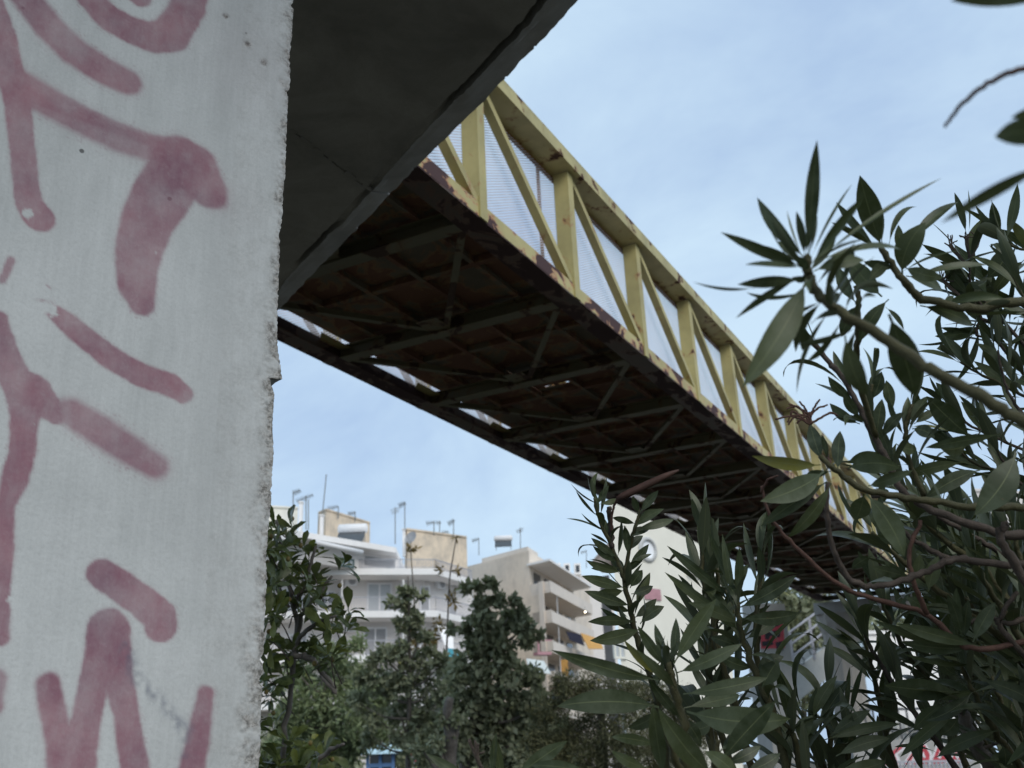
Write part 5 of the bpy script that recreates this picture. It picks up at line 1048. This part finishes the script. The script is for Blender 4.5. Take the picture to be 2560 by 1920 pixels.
g = MB(); c = P(1463, 1530, 99); g.tube([c+np.array((0, 0, z)) for z in (-.08, -.06, 0, .06, .08)], [.02, .06, .085, .06, .02], 10); g.build('globe', M_LAMP, lp, True)
g = MB(); g.bar(c+np.array((0, 0, .16)), c+np.array((0, 0, .5)), .03, .03, (1, 0, 0)); g.build('stem', M_MAST, lp)
# boxy vents on the far roof
for i, (x, w_) in enumerate([(1392, 20), (1418, 16), (1444, 16)]):
    o = empty('roof_vent', tuple(P(x, 1436, 112)), ['wide', 'middle', 'right'][i]+' pale vent box with dark opening on the far roof', 'vent'); b = MB(); wl4 = Wall(P(x-w_/2, 1430, 112), P(x+w_/2, 1430, 112)); wl4.rect(b, x-w_/2, 1408, x+w_/2, 1436, -1.0, 0); b.build('case', M_WHITE2, o); b = MB(); wl4.rect(b, x-w_*.28, 1413, x+w_*.28, 1430, .003, .05); b.build('opening', M_DKGL, o)
tag_b = block('apartment_building', 'far pale building carrying the vent boxes', [(1385, 1436, 113), (1530, 1450, 118)], 0, M_WHITE, 10)

# cream gable with round window
G0, G1 = P(1526, 1300, 38), P(1790, 1300, 42)
gab = empty('gabled_house', (*xy(G0*.5+G1*.5), 0), 'cream house wall with a round white window behind the oleander', 'building')
gv = np.array([G0[0], G0[1]]); gv /= np.linalg.norm(gv)
mb = MB(); zg = P(1526, 1235, 38)[2]; zg2 = P(1640, 1180, 39.5)[2]
a, b = xy(G0), xy(G1); mid = (a*.45+b*.55)
V = [(*a, 0), (*b, 0), (*b, zg), (*mid, zg2), (*a, zg)]; V2 = [(x+gv[0]*10, y+gv[1]*10, z) for x, y, z in V]
mb.add(V+V2, [(4, 3, 2, 1, 0), (5, 6, 7, 8, 9), (0, 1, 6, 5), (1, 2, 7, 6), (2, 3, 8, 7), (3, 4, 9, 8), (4, 0, 5, 9)]); mb.build('wall', M_CREAM, gab)
M_RING = plain('window_surround', (.60, .60, .585), .7, .06, 4); wg = Wall(G0, G1); c = wg.hit(1618, 1374); u = np.array((*wg.d, 0)); n = np.array((*wg.n, 0)); zv = np.array((0, 0, 1.0)); rr = 25/F_PX*40
ring = MB(); K = 36
for i in range(K):
    a0, a1 = 2*math.pi*i/K, 2*math.pi*(i+1)/K
    def rp_(a, r, o): return c+(u*math.cos(a)+zv*math.sin(a))*r+n*o
    ring.hexa([rp_(a0, rr*.9, .01), rp_(a1, rr*.9, .01), rp_(a1, rr*1.25, .01), rp_(a0, rr*1.25, .01), rp_(a0, rr*.9, .12), rp_(a1, rr*.9, .12), rp_(a1, rr*1.25, .06), rp_(a0, rr*1.25, .06)])
wo_ = ring.build('round_window', M_RING, gab, True)
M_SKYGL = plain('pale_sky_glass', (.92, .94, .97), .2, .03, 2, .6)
dsk = MB(); dsk.add([tuple(c+(u*math.cos(2*math.pi*i/K)+zv*math.sin(2*math.pi*i/K))*rr*.9+n*.03) for i in range(K)], [tuple(range(K))])
dm_ = dsk.mesh('pane', M_SKYGL, gab['_o']); do = bpy.data.objects.new('pane', dm_); COL.objects.link(do); do.parent = wo_
rf = MB(); a3 = P(1530, 1352, 37.5); b3 = P(1474, 1420, 36); rf.hexa([P(1530, 1350, 37.8), P(1480, 1406, 36.6), P(1505, 1432, 36.6), P(1538, 1428, 37.8), P(1530, 1346, 37.9), P(1480, 1402, 36.7), P(1505, 1430, 36.7), P(1538, 1426, 37.9)]); rf.build('side_roof', M_BROWN, gab)
sw = MB(); sa, sb = P(1503, 1500, 38.6), P(1527, 1500, 38.3); sw.prism([xy(sa), xy(sb), xy(sb)+gv*.4, xy(sa)+gv*.4], 0, P(1515, 1436, 38.5)[2]); sw.build('side_wall', M_BROWN, gab)
window(gab, wg, 1532, 1600, 1562, 1648, M_LTGL, M_CREAM, 1, 'window', .08)
pb_ = MB(); wg.rect(pb_, 1610, 1472, 1650, 1500, .02, .05); pb_.build('pink_panel', M_PINK, gab)
stp = MB(); wg.rect(stp, 1716, 1428, 1790, 1440, .02, .25); stp.build('ledge', M_WHITE2, gab)

# ------------------------------------------------------------------ far landing: column, stair, graffiti pylon, fence
colm = empty('concrete_column', (*P(2098, 1560, 25.6)[:2], 0), 'board-marked grey concrete column with flared head under the bridge end', 'column')
cb = np.array(P(2098, 1560, 25.6)); zt_ = P(2098, 1535, 25.6)[2]
sh = MB(); rad = .40; K = 28; prof = [(0, rad), (zt_-.75, rad), (zt_-.5, rad*1.02), (zt_-.28, rad*1.2), (zt_-.22, rad*1.25), (zt_, rad*1.27)]
V = []; F_ = []
for z, r in prof:
    for k in range(K):
        a = 2*math.pi*k/K; q = r*(1+(.05 if k % 2 else 0)); V.append((cb[0]+math.cos(a)*q, cb[1]+math.sin(a)*q, z))
for i in range(len(prof)-1):
    for k in range(K): F_.append((i*K+k, i*K+(k+1) % K, (i+1)*K+(k+1) % K, (i+1)*K+k))
F_.append(tuple((len(prof)-1)*K+k for k in range(K))); sh.add(V, F_); sh.build('shaft', concrete_mat('column_concrete', (.40, .37, .335), (.26, .245, .22), .4, True), colm)
capb = MB(); e0, e1 = B(S1-.5, -.2, 0), B(S1-.5, BW+.2, 0); capb.prism([xy(B(S1-.25, .2, 0)), xy(B(S1+.35, .2, 0)), xy(B(S1+.35, BW+.1, 0)), xy(B(S1-.25, BW+.1, 0))], B(S1, 0, 0)[2]-.34, B(S1, 0, 0)[2]-.06); capb.build('pier_cap', M_CONC, colm)
stair = empty('concrete_staircase', (*P(1985, 1640, 27)[:2], 0), 'concrete stair flight with metal handrails climbing to the bridge end', 'staircase')
p0, p1 = P(1935, 1715, 26.0), P(2085, 1600, 27.0); sd = xy(p1)-xy(p0); sl_ = np.linalg.norm(sd); sd /= sl_; sn = np.array([-sd[1], sd[0]]); 
if sn[1] < 0: sn = -sn
nst = 12; M_STAIR = stained('painted_stair', (.60, .60, .57), (.38, .39, .38), 1.2)
stg = MB(); V = [(*xy(p0), p0[2]-.75), (*xy(p1), p1[2]-.75), (*xy(p1), p1[2]), (*xy(p0), p0[2])]
stg.hexa([V[0], V[1], (*(xy(p1)+sn*.15), p1[2]-.75), (*(xy(p0)+sn*.15), p0[2]-.75), V[3], V[2], (*(xy(p1)+sn*.15), p1[2]), (*(xy(p0)+sn*.15), p0[2])]); stg.build('stringer', M_STAIR, stair)
for i in range(nst):
    t0, t1 = i/nst, (i+1)/nst; z = p0[2]+(p1[2]-p0[2])*t1-.15; q0, q1 = xy(p0)+sd*sl_*t0+sn*.152, xy(p0)+sd*sl_*t1+sn*.152; tr = MB(); tr.prism([q0, q1, q1+sn*1.6, q0+sn*1.6], z-.12, z); tr.build('step', M_CONC, stair)
for hgt in (.35, .65, .95):
    h_ = MB(); h_.tube([(*xy(p0), p0[2]+hgt), (*xy(p1), p1[2]+hgt)], .03, 7); h_.build('handrail', M_RAIL, stair, True)
for t_i in (0, .33, .66, 1):
    q = p0+(p1-p0)*t_i; h_ = MB(); h_.bar((q[0], q[1], q[2]-.1), (q[0], q[1], q[2]+.98), .06, .06, (1, 0, 0)); h_.build('baluster', M_RAIL, stair)
gr_ = MB(); wst = Wall(p0, p1)
for k, (x, y) in enumerate([(1975, 1672), (2003, 1652), (2032, 1628), (2052, 1612)]):
    for j in range(5):
        a = 2*math.pi*j/5+k; aa, bb = wst.hit(x+9*math.cos(a), y+10*math.sin(a), .012), wst.hit(x+9*math.cos(a+1.3), y+10*math.sin(a+1.3), .012); gr_.bar(aa, bb, .012, .05, (*wst.n, 0))
gr_.build('graffiti_scrawl', plain('grey_spray', (.16, .17, .17), .8, .2, 9), stair)
# graffiti pylon
py0, py1 = P(1895, 1560, 24), P(1968, 1560, 24.4); pyl = empty('graffiti_pylon', (*xy(py0*.5+py1*.5), 0), 'pale concrete pylon sprayed with red and black letters', 'pylon'); wp = Wall(py0, py1)
b = MB(); zt_p = P(1930, 1505, 24.2)[2]; b.prism([xy(py0), xy(py1), xy(py1)-wp.n*.5, xy(py0)-wp.n*.5], 0, zt_p); b.build('slab', M_CONC, pyl)
M_BLKS = plain('black_spray', (.035, .035, .04), .7, .3, 12); M_REDS = plain('red_spray', (.50, .075, .095), .7, .2, 9); M_WHTS = plain('white_spray', (.72, .70, .72), .7, .1, 9)
def letters(parent, wall, polys, m, off, name, th=.004):
    for pl in polys:
        g = MB(); Q = [wall.hit(x, y, off) for x, y in pl]; n3 = np.array((*wall.n, 0))*th; k = len(Q)
        g.add([tuple(q) for q in Q]+[tuple(q+n3) for q in Q], [tuple(range(k)), tuple(range(2*k-1, k-1, -1))]+[(i, (i+1) % k, k+(i+1) % k, k+i) for i in range(k)]); g.build(name, m, parent)
letters(pyl, wp, [[(1898, 1530), (1956, 1530), (1962, 1620), (1902, 1622)]], M_REDS, .004, 'red_paint')
letters(pyl, wp, [[(1900, 1535), (1912, 1533), (1914, 1575), (1901, 1577)], [(1912, 1534), (1922, 1534), (1940, 1558), (1936, 1568), (1914, 1545)], [(1936, 1534), (1946, 1533), (1948, 1565), (1937, 1566)],
                  [(1912, 1582), (1940, 1576), (1952, 1584), (1948, 1594), (1926, 1590), (1922, 1600), (1912, 1598)], [(1904, 1604), (1930, 1600), (1934, 1612), (1906, 1616)], [(1938, 1606), (1956, 1602), (1958, 1626), (1944, 1630)]], M_BLKS, .010, 'black_letter')
# white house and raised wall with letters
wh = block('white_house', 'low white house behind the fence at the right', [(2170, 1600, 40), (2420, 1590, 42)], 0, M_WHITE2, 9)
hw = Wall(P(2170, 1650, 40), P(2420, 1650, 42)); window(wh[0], hw, 2300, 1715, 2345, 1755, plain('blue_glass', (.35, .42, .62), .3, .1, 3), M_FRAME, 0)
wh2 = block('apartment_building', 'pale apartment block seen through the leaves at the right edge', [(2440, 1265, 55), (2640, 1240, 57)], 0, M_WHITE, 12)
rw0, rw1 = P(2130, 1860, 21), P(2440, 1852, 22); rwl = empty('retaining_wall', (*xy(rw0*.5+rw1*.5), 0), 'grey retaining wall with large red and white graffiti letters', 'wall'); ww = Wall(rw0, rw1)
b = MB(); zw = P(2280, 1848, 21.5)[2]; b.prism([xy(rw0), xy(rw1), xy(rw1)-ww.n*.3, xy(rw0)-ww.n*.3], 0, zw); b.build('wall', M_CONC, rwl)
b = MB(); b.prism([xy(rw0)-ww.n*.3+(0, .3), xy(rw1)-ww.n*.3+(0, .3), xy(rw1)-ww.n*.6, xy(rw0)-ww.n*.6], 0, P(2280, 1800, 21.8)[2]); b.build('upper_step', M_STAIR, rwl)
O_ = [[(2206, 1905), (2262, 1856), (2268, 1870), (2244, 1886), (2256, 1913), (2206, 1915)], [(2254, 1913), (2278, 1878), (2290, 1858), (2298, 1870), (2280, 1913)], [(2278, 1913), (2296, 1862), (2312, 1856), (2330, 1884), (2328, 1912)], [(2322, 1912), (2340, 1864), (2356, 1858), (2364, 1868), (2374, 1884), (2370, 1910)], [(2366, 1910), (2392, 1864), (2412, 1852), (2420, 1908)]]
letters(rwl, ww, O_, M_WHTS, .006, 'letter_outline')
I_ = [[(2202, 1905), (2224, 1884), (2254, 1860), (2258, 1868), (2236, 1886), (2246, 1911), (2208, 1913)], [(2260, 1911), (2280, 1882), (2288, 1880), (2274, 1911)], [(2284, 1911), (2300, 1866), (2312, 1862), (2324, 1886), (2322, 1910)], [(2328, 1910), (2344, 1868), (2355, 1863), (2367, 1886), (2365, 1908)], [(2374, 1908), (2396, 1868), (2409, 1860), (2415, 1906)]]
letters(rwl, ww, I_, M_REDS, .012, 'red_letter')
letters(rwl, ww, [[(2302, 1894), (2308, 1878), (2314, 1894), (2310, 1896), (2307, 1890), (2304, 1896)], [(2344, 1894), (2350, 1876), (2354, 1892), (2350, 1897)], [(2387, 1890), (2396, 1876), (2403, 1886), (2394, 1899)]], M_WHTS, .018, 'letter_counter')
fen = empty('metal_fence', (*(xy(rw0*.5+rw1*.5)+np.array((0, .4))), 0), 'dark grid fence standing on the raised wall before the white house', 'fence'); wf = Wall(rw0-np.array((*(ww.n*.45), 0)), rw1-np.array((*(ww.n*.45), 0)))
M_FEN = plain('dark_fence_metal', (.10, .105, .11), .5, .2, 9, .4, .3)
for y in (1773, 1826):
    b = MB(); b.bar(wf.hit(2150, y+1), wf.hit(2440, y-3), .05, .05); b.build('rail', M_FEN, fen)
for k in range(14):
    x = 2160+k*21; b = MB(); q = wf.hit(x, 1774); b.bar(q, (q[0], q[1], P(2280, 1858, 21.9)[2]), .035, .035, (1, 0, 0)); b.build('bar', M_FEN, fen)
fen2 = empty('metal_fence', (*P(2280, 1915, 19.5)[:2], 0), 'low pale picket fence below the red letters', 'fence'); wf2 = Wall(P(2150, 1912, 19.3), P(2430, 1906, 19.8))
for k in range(26):
    x = 2160+k*10; q = wf2.hit(x, 1907-(x-2160)*.02); b = MB(); b.bar(q, (q[0], q[1], .2), .03, .03, (1, 0, 0)); b.build('picket', M_RAIL, fen2)
b = MB(); b.bar(wf2.hit(2150, 1907), wf2.hit(2430, 1901), .04, .04); b.build('rail', M_RAIL, fen2)

# kiosk, traffic signs
M_BLUE = plain('blue_kiosk_frame', (.12, .22, .42), .5, .12, 5); M_LBLUE = plain('pale_blue_canopy', (.46, .62, .68), .6, .1, 5)
kc = P(945, 1890, 34); ks = empty('street_kiosk', (kc[0], kc[1], 0), 'small blue street kiosk with a pale blue canopy under the trees', 'kiosk')
zk = P(945, 1868, 34)[2]; x0, x1 = P(915, 1890, 34)[0], P(986, 1890, 34)[0]; yk = kc[1]
b = MB(); zk1 = P(945, 1856, 34)[2]; b.hexa([(x0-.25, yk-.4, zk-.22), (x1+.2, yk-.4, zk-.22), (x1+.2, yk+1.6, zk-.22), (x0-.25, yk+1.6, zk-.22), (x0+.1, yk+.1, zk1), (x1-.15, yk+.1, zk1), (x1-.15, yk+1.2, zk1), (x0+.1, yk+1.2, zk1)]); b.build('canopy', M_LBLUE, ks)
for x in (x0, (x0+x1)/2-.05, x1-.1):
    b = MB(); b.box((x, yk, 0), (x+.1, yk+.1, zk-.223)); b.build('post', M_BLUE, ks)
b = MB(); b.box((x0+.103, yk+.02, zk-.62), (x1-.103, yk+.08, zk-.5)); b.build('crossbar', M_BLUE, ks)
b = MB(); b.box((x0+.11, yk+.11, 0), (x1-.11, yk+1.4, zk-.225)); b.build('cabin', M_DKGL, ks)
def sign(px, py, r, D, label, body=False):
    c = P(px, py, D); o = empty('traffic_sign', (c[0], c[1]+.05, 0), label, 'sign'); R = r/F_PX*D; K = 24; g = MB()
    rg = lambda rr_, y: [(c[0]+rr_*math.cos(2*math.pi*i/K), c[1]+y, c[2]+rr_*math.sin(2*math.pi*i/K)) for i in range(K)]
    g.add(rg(R, 0)+rg(R, .02), [tuple(range(K))[::-1], tuple(range(K, 2*K))]+[(i, (i+1) % K, K+(i+1) % K, K+i) for i in range(K)]); g.build('disc', M_REDS, o)
    g = MB(); g.add(rg(R*.62, -.006)+rg(R*.62, -.002), [tuple(range(K))[::-1], tuple(range(K, 2*K))]+[(i, (i+1) % K, K+(i+1) % K, K+i) for i in range(K)]); g.build('face', M_WHTS if not body else M_GREY, o)
    p = MB(); p.bar((c[0], c[1]+.05, 0), (c[0], c[1]+.05, c[2]+R), .06, .06, (1, 0, 0)); p.build('pole', M_MAST, o)
sign(1326, 1880, 13, 30, 'round red-rimmed traffic sign in front of the dark trees')
sign(1036, 1892, 11, 36, 'small red round sign beside the slim carob trunk', True)

for o in bpy.data.objects:
    if '_o' in o: del o['_o']
